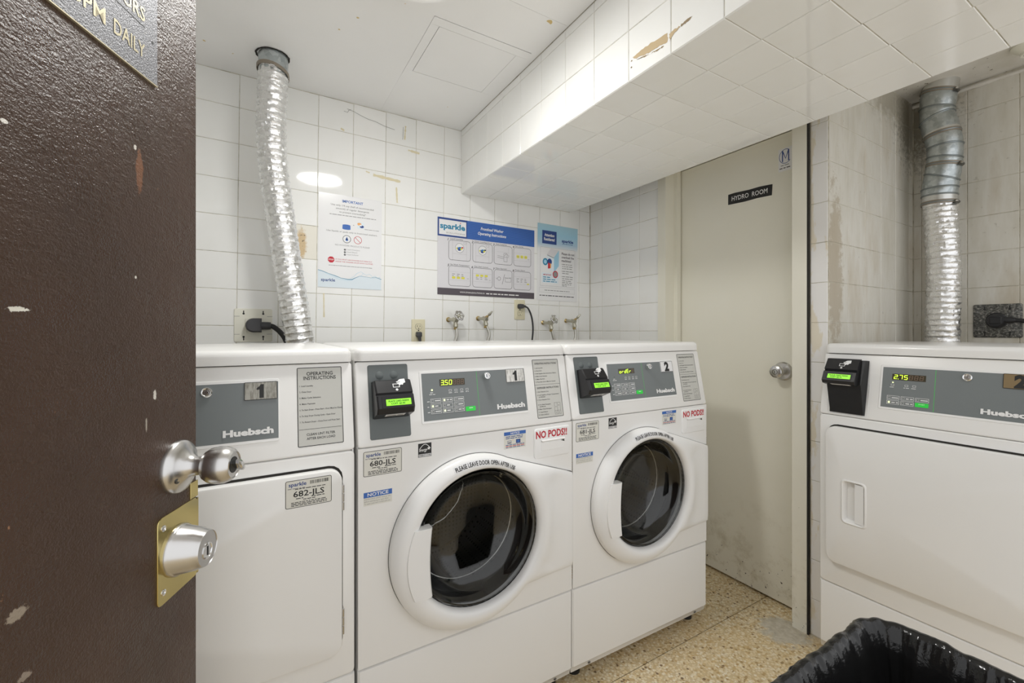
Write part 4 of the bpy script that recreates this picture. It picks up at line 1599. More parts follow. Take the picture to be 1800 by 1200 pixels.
DF = 1.138                                             # front plane of the row
dryer((-.4675 + MW / 2, DF + MD / 2, 0), 0, 'plain', '1', '', 'tag_dark_metal', .331, .400, 'white dryer half hidden by the brown door, sticker 682-JLS', '682-JLS')
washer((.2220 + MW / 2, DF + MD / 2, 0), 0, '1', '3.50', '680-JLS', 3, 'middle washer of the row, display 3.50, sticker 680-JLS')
rz2 = -math.radians(1.25)
cx2, cy2 = .9075, DF
ux, uy = math.cos(rz2), math.sin(rz2)
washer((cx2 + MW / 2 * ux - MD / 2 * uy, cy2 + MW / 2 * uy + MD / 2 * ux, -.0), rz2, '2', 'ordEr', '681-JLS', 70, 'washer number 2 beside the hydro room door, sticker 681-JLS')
dryer((1.769 + MD / 2, .790 - MW / 2, 0), -PI / 2, 'digital', '2', '2.75', 'tag_gold', .288, .374, 'white dryer standing alone in the tiled alcove, display 2.75')


# ------------------------------------------------------------------ exhaust ducts
def foil_tube(path, R, ribs, seed, seg=44):
    """crinkled foil hose with wire ribs"""
    P = [V(p) for p in path]
    # arc length resample
    L = [0.]
    for a, b_ in zip(P[:-1], P[1:]):
        L.append(L[-1] + (b_ - a).length)
    n = ribs * 8
    b = MB()
    rings = []
    j = 0
    for i in range(n + 1):
        s = L[-1] * i / n
        while j < len(L) - 2 and L[j + 1] < s:
            j += 1
        t = (s - L[j]) / max(L[j + 1] - L[j], 1e-9)
        p = P[j].lerp(P[j + 1], t)
        d = (P[j + 1] - P[j]).normalized()
        if i == 0:
            u = d.cross(V((0, 1, 0))).normalized()
        u = (u - d * u.dot(d)).normalized()
        v = d.cross(u)
        ph = (i % 8) / 8
        prof = math.sin(PI * ph) ** .6          # 0 at the wire, 1 between wires
        ring = []
        for k in range(seg):
            a = 2 * PI * k / seg
            q = V((math.cos(a) * 2.2, math.sin(a) * 2.2, s * 26 + seed))
            cr = mnoise.noise(q * 2.3) * .0030 + mnoise.noise(q * 5.1) * .0020
            r = R + .0012 - .0035 * prof + cr * (.25 + prof)
            ring.append(p + u * r * math.cos(a) + v * r * math.sin(a))
        rings.append(ring)
    b.loops(rings, 'foil')
    return b


def band(name, parent, ca, cb, ra, rb, m, bow=0., seg=40, screw=None):
    """short sleeve between two tilted circles given as (centre, u, v)"""
    b = MB()
    rings = []
    n = 5 if bow else 1
    for i in range(n + 1):
        t = i / n
        k = 1 + bow * math.sin(PI * t)
        c = ca[0].lerp(cb[0], t)
        u = ca[1].lerp(cb[1], t) * k
        v = ca[2].lerp(cb[2], t) * k
        rings.append([c + u * math.cos(2 * PI * q / seg) + v * math.sin(2 * PI * q / seg) for q in range(seg)])
    b.loops(rings, m)
    return b.build(name, parent)


def left_duct():
    root = empty('exhaust_duct', (.063, 1.955, ZC))
    tag(root, 'crinkled silver foil hose dropping from the white ceiling behind the left dryer', 'duct', 'dryer exhaust ducts')
    off = V((-.063, -1.955, -ZC))
    pts = [(.062, 1.955, 2.215), (.058, 1.958, 2.10), (.055, 1.962, 2.0), (.063, 1.966, 1.83), (.092, 1.970, 1.61), (.122, 1.972, 1.39), (.152, 1.974, 1.19), (.178, 1.972, 1.0), (.19, 1.968, .80)]
    foil_tube(spline(pts, 12), .0535, 52, 1.).build('foil_hose', root, off, smooth=25)
    b = MB()
    b.lathe(Frame((.062, 1.955, 2.19), (1, 0, 0), (0, 1, 0), (0, 0, 1)), [(.051, 0), (.052, .03), (.052, .12)], 'galvanised', 40)
    b.build('metal_collar', root, off)
    b = MB()
    rings = []
    for r, dz in ((.0555, -.007), (.0575, -.0065), (.0575, .0065), (.0555, .007)):
        rings.append([V((.061 + r * math.cos(2 * PI * q / 40), 1.956 + r * math.sin(2 * PI * q / 40), 2.207 + dz - .012 * math.cos(2 * PI * q / 40 - .6))) for q in range(40)])
    b.loops(rings, 'strap_grey')
    b.build('clamp_band', root, off)
    lathe_obj('clamp_screw', root, (.05, 1.898, 2.203), (1, -.1, -.15), [(.006, 0), (.006, .014), (.003, .016)], 'chrome', 12, off)
    # rough hole edge in the ceiling
    b = MB()
    r0 = random.Random(4)
    ring0 = [(.061 + (.060 + r0.uniform(-.002, .003)) * math.cos(2 * PI * q / 36), 1.955 + (.060 + r0.uniform(-.002, .003)) * math.sin(2 * PI * q / 36)) for q in range(36)]
    b.loops([[V((x, y, ZC - .0016)) for x, y in ring0], [V((.061 + (x - .061) * .88, 1.955 + (y - 1.955) * .88, ZC - .0016)) for x, y in ring0]], 'dark_gap')
    b.build('hole_edge', root, off, smooth=0)


left_duct()


def right_duct():
    root = empty('exhaust_duct', (2.575, .68, ZC))
    tag(root, 'galvanised elbow duct with a silver foil hose above the alcove dryer', 'duct', 'dryer exhaust ducts')
    off = V((-2.575, -.68, -ZC))
    XC = 2.575
    Lr = [((.732, 2.270), (.615, 2.270)), ((.740, 2.242), (.624, 2.215)), ((.745, 2.171), (.633, 2.149)), ((.743, 2.098), (.633, 2.134)), ((.730, 2.032), (.614, 2.045)), ((.719, 1.985), (.607, 1.985)),
          ((.720, 1.947), (.609, 1.924)), ((.722, 1.915), (.610, 1.897)), ((.728, 1.879), (.619, 1.831)), ((.738, 1.810), (.622, 1.803)), ((.738, 1.780), (.624, 1.772)), ((.738, 1.746), (.624, 1.740))]

    def circ(i, k=1.):
        (y0, z0), (y1, z1) = Lr[i]
        return (V((XC, (y0 + y1) / 2, (z0 + z1) / 2)), V((0, (y0 - y1) / 2 * k, (z0 - z1) / 2 * k)), V((.057 * k, 0, 0)))
    names = ['duct_collar', 'elbow_section', 'elbow_section', 'elbow_section', 'elbow_section', 'elbow_section', 'elbow_section', 'elbow_section', 'elbow_section', 'elbow_section', 'elbow_section']
    for i in range(11):
        band(names[i], root, circ(i), circ(i + 1), 0, 0, 'foil_tape' if i in (0, 10) else 'galvanised', bow=.0 if i in (0, 10) else .035).location = off
        # rolled seam where two sections meet
        c, u, v = circ(i + 1)
        b = MB()
        P = [c + u * 1.01 * math.cos(2 * PI * q / 40) + v * 1.01 * math.sin(2 * PI * q / 40) for q in range(41)]
        b.tube(P, .0036, 'seam_grey', 8, cap=False)
        b.build('rolled_seam', root, off)
    # clamps: strap with a screw housing at the right
    for i, m in ((1, 'strap_grey'), (4, 'strap_grey'), (7, 'strap_grey'), (11, 'strap_grey')):
        c, u, v = circ(i, 1.045)
        ax = v.cross(u).normalized()
        if ax.z < 0:
            ax = -ax
        b = MB()
        b.loops([[c + ax * dz + u * k * math.cos(2 * PI * q / 40) + v * k * math.sin(2 * PI * q / 40) for q in range(40)] for dz, k in ((-.008, .985), (-.007, 1), (.007, 1), (.008, .985))], m)
        b.build('clamp_band', root, off)
        if i != 4:
            e = c - u * 1.0 - v * .25
            b = MB()
            b.tube([e + ax * -.004 + V((-.014, 0, 0)), e + ax * -.004 + V((.014, 0, 0))], .0075, 'dark_steel', 10)
            b.tube([e + V((-.02, -.004, -.004)), e + V((-.012, -.004, -.004))], .004, 'chrome', 8)
            b.build('clamp_screw', root, off)
    # wrap of foil tape under the second clamp
    c, u, v = circ(4, 1.02)
    c2, u2, v2 = circ(3, 1.02)
    band('foil_tape', root, (c, u, v), (c.lerp(c2, .7), u.lerp(u2, .7), v.lerp(v2, .7)), 0, 0, 'foil_tape').location = off
    pts = [(2.575, .681, 1.765), (2.575, .678, 1.70), (2.575, .675, 1.62), (2.575, .669, 1.5), (2.575, .668, 1.39), (2.575, .671, 1.25), (2.575, .672, 1.1), (2.572, .672, .9)]
    foil_tube(spline(pts, 12), .0565, 36, 9.).build('foil_hose', root, off, smooth=25)


right_duct()

# ------------------------------------------------------------------ notices on the back wall


def wall_frame(x, z, rot=0., c=.0012):
    return Frame((x, YB - c, z), (1, 0, 0), (0, 0, 1), rot=rot)


def poster_obj(name, fr, w_, h_, m):
    b = MB()
    b.slab(fr, 0, w_, 0, h_, 0, .0010, m)
    return b


def center_build(b, name, o):
    me_o = V(o)
    b.v = [tuple(V(p) - me_o) for p in b.v]
    ob = b.build(name, smooth=0)
    ob.location = me_o
    return ob


def important_notice():
    fr = wall_frame(.2465, 1.389, -.008)
    W_, H_ = .286, .436
    b = poster_obj('', fr, W_, H_, 'paper_white')
    k = W_ / 700.                                     # photo crop units: x 55..760, y 95..1130 (downwards)
    c = .0014
    X = lambda x: (x - 58) * k
    # printed rows measured down the sheet's left edge; the crop's tilt is taken out with 85/700
    Z = lambda x, y: H_ - (y - 55 - (x - 58) * .125) * (H_ / 1035.)
    cx = X(425)
    b.text(fr, 'IMPORTANT', cx, Z(425, 180), .0120, c, 'print_blue', w=.094, align='C', bold=.02)
    for t, y, wd in (('Use only 1/4 cup (half of recommended', 226, .194), ('amount) of regular detergents', 262, .150), ('to prevent oversudsing*', 298, .120)):
        b.text(fr, t, cx, Z(425, y), .0078, c, 'print_grey', w=wd, align='C', bold=.012)
    b.words(fr, X(175), X(690), Z(425, 330), .0050, c, 'print_grey', 1)
    # cup
    zc = Z(355, 465)
    b.poly(fr, [(X(312), zc), (X(402), zc), (X(400), zc + .018), (X(315), zc + .018)], c, 'print_blue')
    b.disc(fr, X(357), zc + .018, X(400) - X(357), c + .0001, 'print_blue', .0035)
    b.disc(fr, X(357), zc, X(400) - X(357), c + .0001, 'print_blue', .0030)
    b.strip(fr, [(X(310), zc + .002), (X(302), zc + .043), (X(412), zc + .043), (X(404), zc + .002)], .0008, c, 'print_pale')
    b.strip(fr, [(X(302), zc + .035), (X(283), zc + .033)], .0010, c, 'print_pale')
    b.rect(fr, X(430), X(442), Z(436, 426), Z(436, 420), c, 'print_grey')
    zp = Z(515, 462)
    b.slab(fr, X(478), X(555), zp, zp + .030, .0008, c, 'print_pale', r=.004)
    b.disc(fr, X(500), zp + .021, .0095, c + .0001, 'print_orange', .0065)
    b.disc(fr, X(528), zp + .010, .0095, c + .0001, 'print_navy', .0065)
    b.disc(fr, X(515), zp + .0155, .0055, c + .0002, 'paper_white', .004)
    b.words(fr, X(560), X(730), Z(640, 484), .0038, c, 'print_grey', 2)
    b.text(fr, 'Use liquids or pods only in front-load washers.', X(425), Z(425, 516), .0070, c, 'print_grey', w=.231, align='C', bold=.012)
    z1 = Z(360, 578)
    b.ring(fr, X(362), z1, .0165, .0185, c, 'print_black')
    b.disc(fr, X(362), z1 - .003, .006, c, 'print_blue', seg=14)
    b.poly(fr, [(X(362) - .0055, z1 - .002), (X(362) + .0055, z1 - .002), (X(362), z1 + .012)], c, 'print_blue')
    z2 = Z(482, 592)
    b.ring(fr, X(484), z2, .0165, .0185, c, 'print_red')
    b.strip(fr, [(X(484) - .0125, z2 + .0125), (X(484) + .0125, z2 - .0125)], .002, c, 'print_red')
    b.text(fr, 'NO POWDER PRODUCTS PLEASE', X(428), Z(428, 668), .0072, c, 'print_grey', w=.157, align='C')
    for i, t in enumerate(('Liquid Detergent', 'Liquid Bleach', 'Liquid Softener')):
        y = 704 + i * 28
        b.disc(fr, X(342), Z(342, y - 8), .0045, c, 'print_black', seg=12)
        b.strip(fr, [(X(342) - .002, Z(342, y - 8)), (X(342) - .0005, Z(342, y - 8) - .0018), (X(342) + .0024, Z(342, y - 8) + .0022)], .0009, c + .0001, 'paper_white')
        b.text(fr, t, X(362), Z(400, y), .0055, c, 'print_grey', w=(.060, .048, .055)[i])
    zs = Z(195, 800)
    b.poly(fr, [(X(195) + .0150 * math.cos(PI / 8 + PI / 4 * i), zs + .0150 * math.sin(PI / 8 + PI / 4 * i)) for i in range(8)], c, 'print_red')
    b.text(fr, 'STOP', X(195), zs - .003, .0065, c + .0001, 'print_white', w=.022, align='C', bold=.02)
    b.text(fr, 'IF YOU MUST USE POWDER PUT DIRECTLY', X(242), Z(430, 826), .0055, c, 'print_red', w=.166)
    b.text(fr, 'INSIDE THE WASHER DRUM WITH CLOTHES', X(242), Z(430, 851), .0055, c, 'print_red', w=.170)
    b.words(fr, X(170), X(650), Z(410, 892), .0040, c, 'print_grey', 4)
    # water line and pale blue foot
    W0 = [(0, .078), (.02, .073), (.045, .064), (.075, .055), (.10, .046), (.13, .042), (.15, .043), (.165, .052), (.185, .062), (.21, .060), (.235, .057), (.26, .060), (.275, .056), (W_, .052)]
    b.poly(fr, [(.0, .0), (W_, 0)] + W0[::-1], c - .0002, 'print_pale')
    b.strip(fr, W0, [.0020, .0024, .0015, .0028, .0018, .0030, .0036, .0022, .0014, .0012, .0010, .0016, .0020, .0026], c, 'print_teal')
    b.strip(fr, [(.14, .046), (.158, .058), (.172, .074), (.19, .083), (.205, .072)], .0011, c, 'print_sky')
    b.strip(fr, [(.19, .062), (.2, .075), (.215, .068), (.23, .074), (.242, .064)], .0011, c, 'print_sky')
    b.strip(fr, [(.24, .058), (.255, .066), (.268, .058), (.28, .062)], .0016, c, 'print_sky')
    b.strip(fr, [(.03, .066), (.06, .054), (.095, .040), (.125, .036), (.15, .038)], .0009, c, 'print_sky')
    b.text(fr, 'sparkle', .013, .028, .0135, c, 'print_navy', w=.061, bold=.02)
    o = center_build(b, 'notice_sheet', fr.p(W_ / 2, H_ / 2))
    tag(o, 'white laminated IMPORTANT notice about detergent next to the foil duct', 'poster')


important_notice()


def washer_poster():
    fr = wall_frame(.8235, 1.3795, -.004)
    W_, H_ = .609, .4085
    b = poster_obj('', fr, W_, H_, 'paper_grey')
    c = .0014
    b.rect(fr, 0, W_, .3095, H_, c, 'print_blue')
    for i in range(11):
        z = .3140 + i * .0086
        b.rect(fr, .17, W_, z, z + .0016, c + .0001, 'print_navy')
    b.rect(fr, 0, .170, .3095, H_, c + .0001, 'print_navy')
    b.rect(fr, .008, .164, .3185, .398, c + .0002, 'paper_white')
    b.text(fr, 'sparkle', .013, .3515, .0285, c + .0004, 'print_teal', w=.145, bold=.035)
    b.text(fr, 'SOLUTIONS', .048, .3265, .0075, c + .0004, 'print_grey', w=.108)
    b.disc(fr, .130, .3885, .0028, c + .0005, 'print_red', seg=10)
    b.text(fr, 'Frontload Washer', .325, .3680, .0155, c + .0003, 'print_white', w=.145, align='C', bold=.02, shear=.22)
    b.text(fr, 'Operating Instructions', .325, .3410, .0155, c + .0003, 'print_white', w=.180, align='C', bold=.02, shear=.22)
    b.rect(fr, 0, W_, .0, .036, c, 'print_dark')
    b.text(fr, 'WWW.SPARKLESOLUTIONS.CA', .128, .0135, .0075, c + .0002, 'print_white', w=.150, bold=.01)
    b.words(fr, .288, .50, .0125, .0095, c + .0002, 'print_white', 4)
    titles = ('Load Laundry', 'Close Loading Door', 'Add Supplies', 'Set Cycle', 'Set Wash Temperature', 'Set Soil Level', 'Make Payment', 'Press Start')
    xs = (.062, .203, .336, .465)
    for i in range(8):
        a = xs[i % 4]
        w2 = (.130, .124, .120, .120)[i % 4]
        z0 = .186 - .004 * (i % 4) if i < 4 else .050 - .0 * (i % 4)
        z0 = .187 if i < 4 else .049
        h2 = .108
        b.border(fr, a, a + w2, z0, z0 + h2, .0018, c, 'print_black', r=.016)
        b.rect(fr, a - .008, a + .006, z0 + h2 - .007, z0 + h2 + .006, c + .0001, 'paper_grey')
        b.text(fr, str(i + 1), a - .006, z0 + h2 - .005, .0125, c + .0002, 'print_black', shear=.25, bold=.02)
        b.text(fr, titles[i], a + .010, z0 + h2 + .0035, .0068, c, 'print_black', w=min(.0062 * len(titles[i]), .112), shear=.2)
        cx, cz = a + w2 / 2, z0 + h2 / 2
        if i < 2:
            b.strip(fr, [(cx - .042, z0 + .002), (cx - .042, z0 + h2 - .002)], .0006, c, 'print_grey')
            b.strip(fr, [(cx + .040, z0 + .002), (cx + .040, z0 + h2 - .002)], .0006, c, 'print_grey')
            b.strip(fr, [(cx - .042, cz - .018), (cx + .040, cz - .018)], .0006, c, 'print_grey')
            b.disc(fr, cx - .001, cz + .014, .0260, c, 'print_grey')
            b.disc(fr, cx - .001, cz + .014, .0240, c + .0001, 'paper_white')
            for q, (m, dx, dz, r_) in enumerate((('print_navy', -.002, -.002, .010), ('print_yellow', -.013, .003, .008), ('print_teal', .002, .006, .009), ('print_red', .016, .009, .006), ('print_blue', -.006, .004, .008), ('print_yellow', .010, .001, .007))):
                if i == 1 and m == 'print_red':
                    m = 'print_black'
                b.disc(fr, cx - .001 + dx, cz + .008 + dz, r_, c + .0002 + q * .00003, m, r_ * .7, 10)
            b.border(fr, cx + .022, cx + .038, cz + .036, cz + .047, .0008, c, 'print_grey')
        elif i == 2:
            b.strip(fr, [(a + .02, cz + .018), (cx + .035, cz + .018)], .0006, c, 'print_grey')
            b.strip(fr, [(cx + .035, cz + .045), (cx + .035, cz + .012)], .0006, c, 'print_grey')
            b.border(fr, cx + .004, cx + .026, cz - .036, cz + .012, .0012, c, 'print_black')
            b.rect(fr, cx + .004, cx + .026, cz - .010, cz - .0088, c, 'print_black')
            b.strip(fr, [(cx + .007, cz - .002), (cx + .022, cz + .009)], .0014, c, 'print_black')
            b.strip(fr, [(cx - .038, cz - .004), (cx + .003, cz - .010)], .0012, c, 'print_black')
            b.strip(fr, [(cx - .038, cz - .014), (cx + .003, cz - .020)], .0012, c, 'print_black')
            b.strip(fr, [(cx + .028, cz + .006), (cx + .038, cz), (cx + .030, cz - .012)], .0014, c, 'print_black')
        elif i == 6:
            b.strip(fr, [(cx - .006, cz - .028), (cx + .010, cz + .030)], .0016, c, 'print_black')
            b.ring(fr, cx - .026, cz + .003, .009, .0105, c, 'print_black')
            b.strip(fr, [(cx - .046, cz), (cx - .037, cz + .003), (cx - .046, cz + .006)], .0012, c, 'print_black')
            b.border(fr, cx + .013, cx + .052, cz - .014, cz + .010, .0012, c, 'print_black', r=.003)
            b.strip(fr, [(cx + .010, cz + .012), (cx + .026, cz + .008), (cx + .054, cz + .013)], .0012, c, 'print_black')
        else:
            b.strip(fr, [(a + .004, cz + .022), (a + w2 - .004, cz + .022)], .0005, c, 'print_grey')
            b.strip(fr, [(a + .004, cz - .022), (a + w2 - .004, cz - .022)], .0005, c, 'print_grey')
            for q in range(3):
                x = a + .020 + q * .027
                if i == 3:
                    b.rect(fr, x, x + .020, cz - .007, cz + .010, c, 'print_yellow', r=.005)
                    b.words(fr, x + .003, x + .017, cz - .001, .005, c + .0001, 'print_grey', q)
                else:
                    for k in range(3):
                        b.words(fr, x + .001, x + .018, cz - .010 + k * .009, .0055, c, 'print_grey', q * 3 + k)
                    if i == 4:
                        b.rect(fr, x, x + .020, cz - .015, cz - .003, c + .0001, 'print_yellow', r=.004)
                    if i == 5:
                        b.rect(fr, x, x + .020, cz + .006, cz + .017, c + .0001, 'print_yellow', r=.004)
            if i == 7:
                b.disc(fr, a + w2 - .020, cz - .018, .009, c, 'print_yellow', .0035, 12)
            else:
                b.rect(fr, a + w2 - .022, a + w2 - .012, cz - .012, cz - .010, c, 'print_grey')
    o = center_build(b, 'instruction_poster', fr.p(W_ / 2, H_ / 2))
    tag(o, 'wide washer instruction poster with blue header and eight numbered pictures', 'poster')


washer_poster()


def residents_poster():
    fr = wall_frame(1.4525, 1.3735, -.012)
    W_, H_ = .306, .4635
    b = poster_obj('', fr, W_, H_, 'paper_white')
    c = .0014
    m0 = mat('sky_fade', (.5, .7, .82), .25)
    n = NT(m0)
    sx = n.node('ShaderNodeSeparateXYZ')
    n.link(n.co.outputs['Object'], sx.inputs[0])
    n.color(n.ramp(mapr(n, sx.outputs['Z'], .08, H_ / 2), [(0, (.83, .84, .85)), (.25, (.45, .63, .78)), (.6, (.36, .62, .78)), (1, (.40, .62, .73))]))
    b.rect(fr, 0, W_, H_ * .62, H_, c - .0002, 'sky_fade')
    b.rect(fr, .034, .141, .344, .424, c, 'print_navy')
    b.text(fr, 'Attention', .087, .3895, .0170, c + .0002, 'print_white', w=.074, align='C', bold=.03)
    b.text(fr, 'Residents!', .087, .3640, .0170, c + .0002, 'print_white', w=.080, align='C', bold=.03)
    b.text(fr, 'sparkle', .181, .3655, .0180, c, 'print_navy', w=.090, bold=.04)
    b.words(fr, .186, .268, .3540, .0055, c, 'print_navy', 4)
    b.rect(fr, .0215, .2865, .088, .322, c, 'print_grey')
    b.rect(fr, .0225, .2855, .0890, .321, c + .0001, 'paper_white')
    # drawn washing machine, door open
    ax, az = .068, .178
    b.poly(fr, [(ax, az + .02), (ax + .055, az - .006), (ax + .055, az + .088), (ax, az + .100)], c + .0002, 'print_pale')
    b.poly(fr, [(ax + .055, az - .006), (ax + .092, az + .038), (ax + .092, az + .135), (ax + .055, az + .088)], c + .0002, 'print_sky')
    b.poly(fr, [(ax, az + .100), (ax + .055, az + .088), (ax + .092, az + .135), (ax + .030, az + .140)], c + .0002, 'paper_grey')
    b.strip(fr, [(ax + .004, az + .098), (ax + .055, az + .084)], .004, c + .0003, 'print_grey')
    b.disc(fr, ax + .022, az + .058, .017, c + .0003, 'print_navy', .020, 16)
    b.disc(fr, ax - .010, az + .056, .019, c + .0003, 'print_teal', .022, 18)
    b.disc(fr, ax - .010, az + .056, .011, c + .0004, 'print_sky', .013, 16)
    b.poly(fr, [(ax + .010, az + .052), (ax + .024, az + .050), (ax + .026, az + .018), (ax + .010, az + .016)], c + .0005, 'print_red')
    b.poly(fr, [(ax + .024, az + .050), (ax + .034, az + .046), (ax + .033, az + .022), (ax + .026, az + .018)], c + .0005, 'print_orange')
    b.rect(fr, .033, .158, .107, .168, c + .0002, 'print_pale')
    b.text(fr, 'IMPORTANT', .044, .1515, .0085, c + .0003, 'print_red', w=.060, bold=.02)
    for i, e in enumerate((.094, .142, .145)):
        b.words(fr, .043, e, .1370 - i * .0125, .0085, c + .0003, 'print_teal', 11 + i)
    b.disc(fr, .134, .1620, .0200, c + .0004, 'print_red', .0225, 20)
    b.disc(fr, .134, .1620, .0145, c + .0005, 'print_grey', .0165, 20)
    for i, t in enumerate(('Please do not', 'overload the', 'machines!')):
        b.text(fr, t, .181, .2880 - i * .0215, .0145, c + .0003, 'print_dark', w=(.100, .096, .074)[i], bold=.02)
    for i, (z, e) in enumerate(((.226, .262), (.213, .275), (.200, .262), (.183, .274), (.170, .236), (.150, .270), (.137, .268), (.124, .256), (.113, .262), (.102, .258), (.0925, .222))):
        b.words(fr, .186, e, z, .0075, c + .0003, 'print_grey', 30 + i)
        if i in (0, 3, 5):
            b.disc(fr, .181, z + .003, .0018, c + .0003, 'print_grey', seg=8)
    b.border(fr, .0165, .2855, .048, .078, .0008, c, 'print_grey')
    b.words(fr, .055, .245, .0585, .0070, c, 'print_grey', 50)
    b.words(fr, .018, .280, .0260, .0075, c, 'print_black', 51)
    o = center_build(b, 'residents_poster', fr.p(W_ / 2, H_ / 2))
    tag(o, 'narrow sky blue poster headed Attention Residents, near the corner', 'poster')


residents_poster()


# ------------------------------------------------------------------ outlets, plugs and cords
def duplex(x, z, label):
    o0 = V((x, YB, z))
    root = empty('wall_outlet', o0)
    tag(root, label, 'outlet', 'ivory duplex outlets')
    fr = Frame((0, 0, 0), (1, 0, 0), (0, 0, 1))
    b = MB()
    b.slab(fr, -.0355, .0355, -.0575, .0575, 0, .006, 'ivory_plastic', r=.004, bv=.003, bs=2)
    b.build('plate', root)
    for dz in (.0195, -.0195):
        b = MB()
        P = [(.0165 * math.cos(t) * 1.0, max(-.0140, min(.0140, .0165 * math.sin(t)))) for t in [2 * PI * i / 28 for i in range(28)]]
        f2 = Frame((0, 0, dz), (1, 0, 0), (0, 0, 1))
        b.loops([[f2.p(a * 1.07, q * 1.07, .0062) for a, q in P], [f2.p(a, q, .0062) for a, q in P]], 'print_black')
        b.prism(f2, P, .004, .0078, 'ivory_plastic')
        b.rect(f2, -.0078, -.0054, -.002, .007, .0081, 'print_black')
        b.rect(f2, .0054, .0078, -.001, .006, .0081, 'print_black')
        b.disc(f2, 0, -.0085, .0026, .0081, 'print_black', seg=10)
        b.build('receptacle', root, smooth=0)
    lathe_obj('screw', root, (0, -.006, 0), (0, -1, 0), [(.0035, 0), (.003, .0012), (0, .0012)], 'print_black', 12)
    return root


duplex(.7205, 1.1890, 'ivory outlet low on the wall, left of the four taps')
duplex(1.3310, 1.3105, 'ivory outlet just under the wide instruction poster')


def cord(name, x, z, pts, r, label, plug='down', m='cord_black', plugm='plug_grey'):
    root = empty(name, (x, YB - .008, z))
    tag(root, label, 'power cord')
    fr = Frame((0, 0, 0), (1, 0, 0), (0, 0, 1))
    b = MB()
    if plug == 'down':
        b.slab(fr, -.0135, .0135, -.014, .012, 0, .020, plugm, r=.006, bv=.004, bs=3)
        b.loops([[V((dx * k + o_, -.012 + dy * k, zz)) for dx, dy in ((-.007, -.007), (.007, -.007), (.007, .007), (-.007, .007))] for k, zz, o_ in ((1.1, -.010, 0), (.9, -.024, .002), (.7, -.036, .005))], plugm)
    else:
        b.slab(fr, -.016, .016, -.0125, .0125, 0, .024, plugm, r=.006, bv=.004, bs=3)
        b.loops([[V((xx, -.014 + dy * k, dz * k)) for dy, dz in ((-.007, -.007), (.007, -.007), (.007, .007), (-.007, .007))] for k, xx in ((1.1, .012), (.85, .030))], plugm)
    b.build('plug', root)
    b = MB()
    b.tube(spline([V(p) - root.location for p in pts], 10), r, m, 12)
    b.build('cable', root)
    return root


cord('power_cord', .7195, 1.1695, [(.723, YB - .020, 1.140), (.730, YB - .030, 1.115), (.738, YB - .04, 1.06), (.742, YB - .05, .95)], .0045, 'short grey plug and cord in the left ivory outlet', 'down')
cord('power_cord', 1.3290, 1.3300, [(1.353, YB - .022, 1.329), (1.372, YB - .030, 1.318), (1.386, YB - .045, 1.27), (1.386, YB - .06, 1.20), (1.376, YB - .065, 1.12), (1.36, YB - .065, .98)], .0050, 'long black cord hanging from the right ivory outlet', 'side')


def range_plate(o0, u, n, m, hole_m, label, cover):
    """big square plate with a heavy dryer socket"""
    root = empty('dryer_outlet', o0)
    tag(root, label, 'outlet', 'square dryer outlets')
    fr = Frame((0, 0, 0), u, (0, 0, 1), n)
    b = MB()
    b.slab(fr, -.0705, .0705, -.0705, .0705, 0, .005, m, r=.007, bv=.002, bs=2)
    b.build('plate', root)
    for sx in (-1, 1):
        for sz in (-1, 1):
            b = MB()
            x, z = sx * .036, sz * .052
            b.disc(fr, x, z - .003 * sz, .0042, .0053, hole_m, seg=12)
            b.rect(fr, x - .002, x + .002, z if sz > 0 else z - .012, z + .010 if sz > 0 else z, .0053, hole_m)
            b.build('key_slot', root, smooth=0)
            b = MB()
            b.rect(fr, sx * .0705, sx * .050, sz * .038 - .0008, sz * .038 + .0008, .0053, 'print_grey')
            b.build('score_line', root, smooth=0)
    b = MB()
    b.slab(fr, -.030, .030, -.028, .030, .004, .010, cover, r=.003, bv=.001)
    b.build('socket_face', root)
    return root, fr


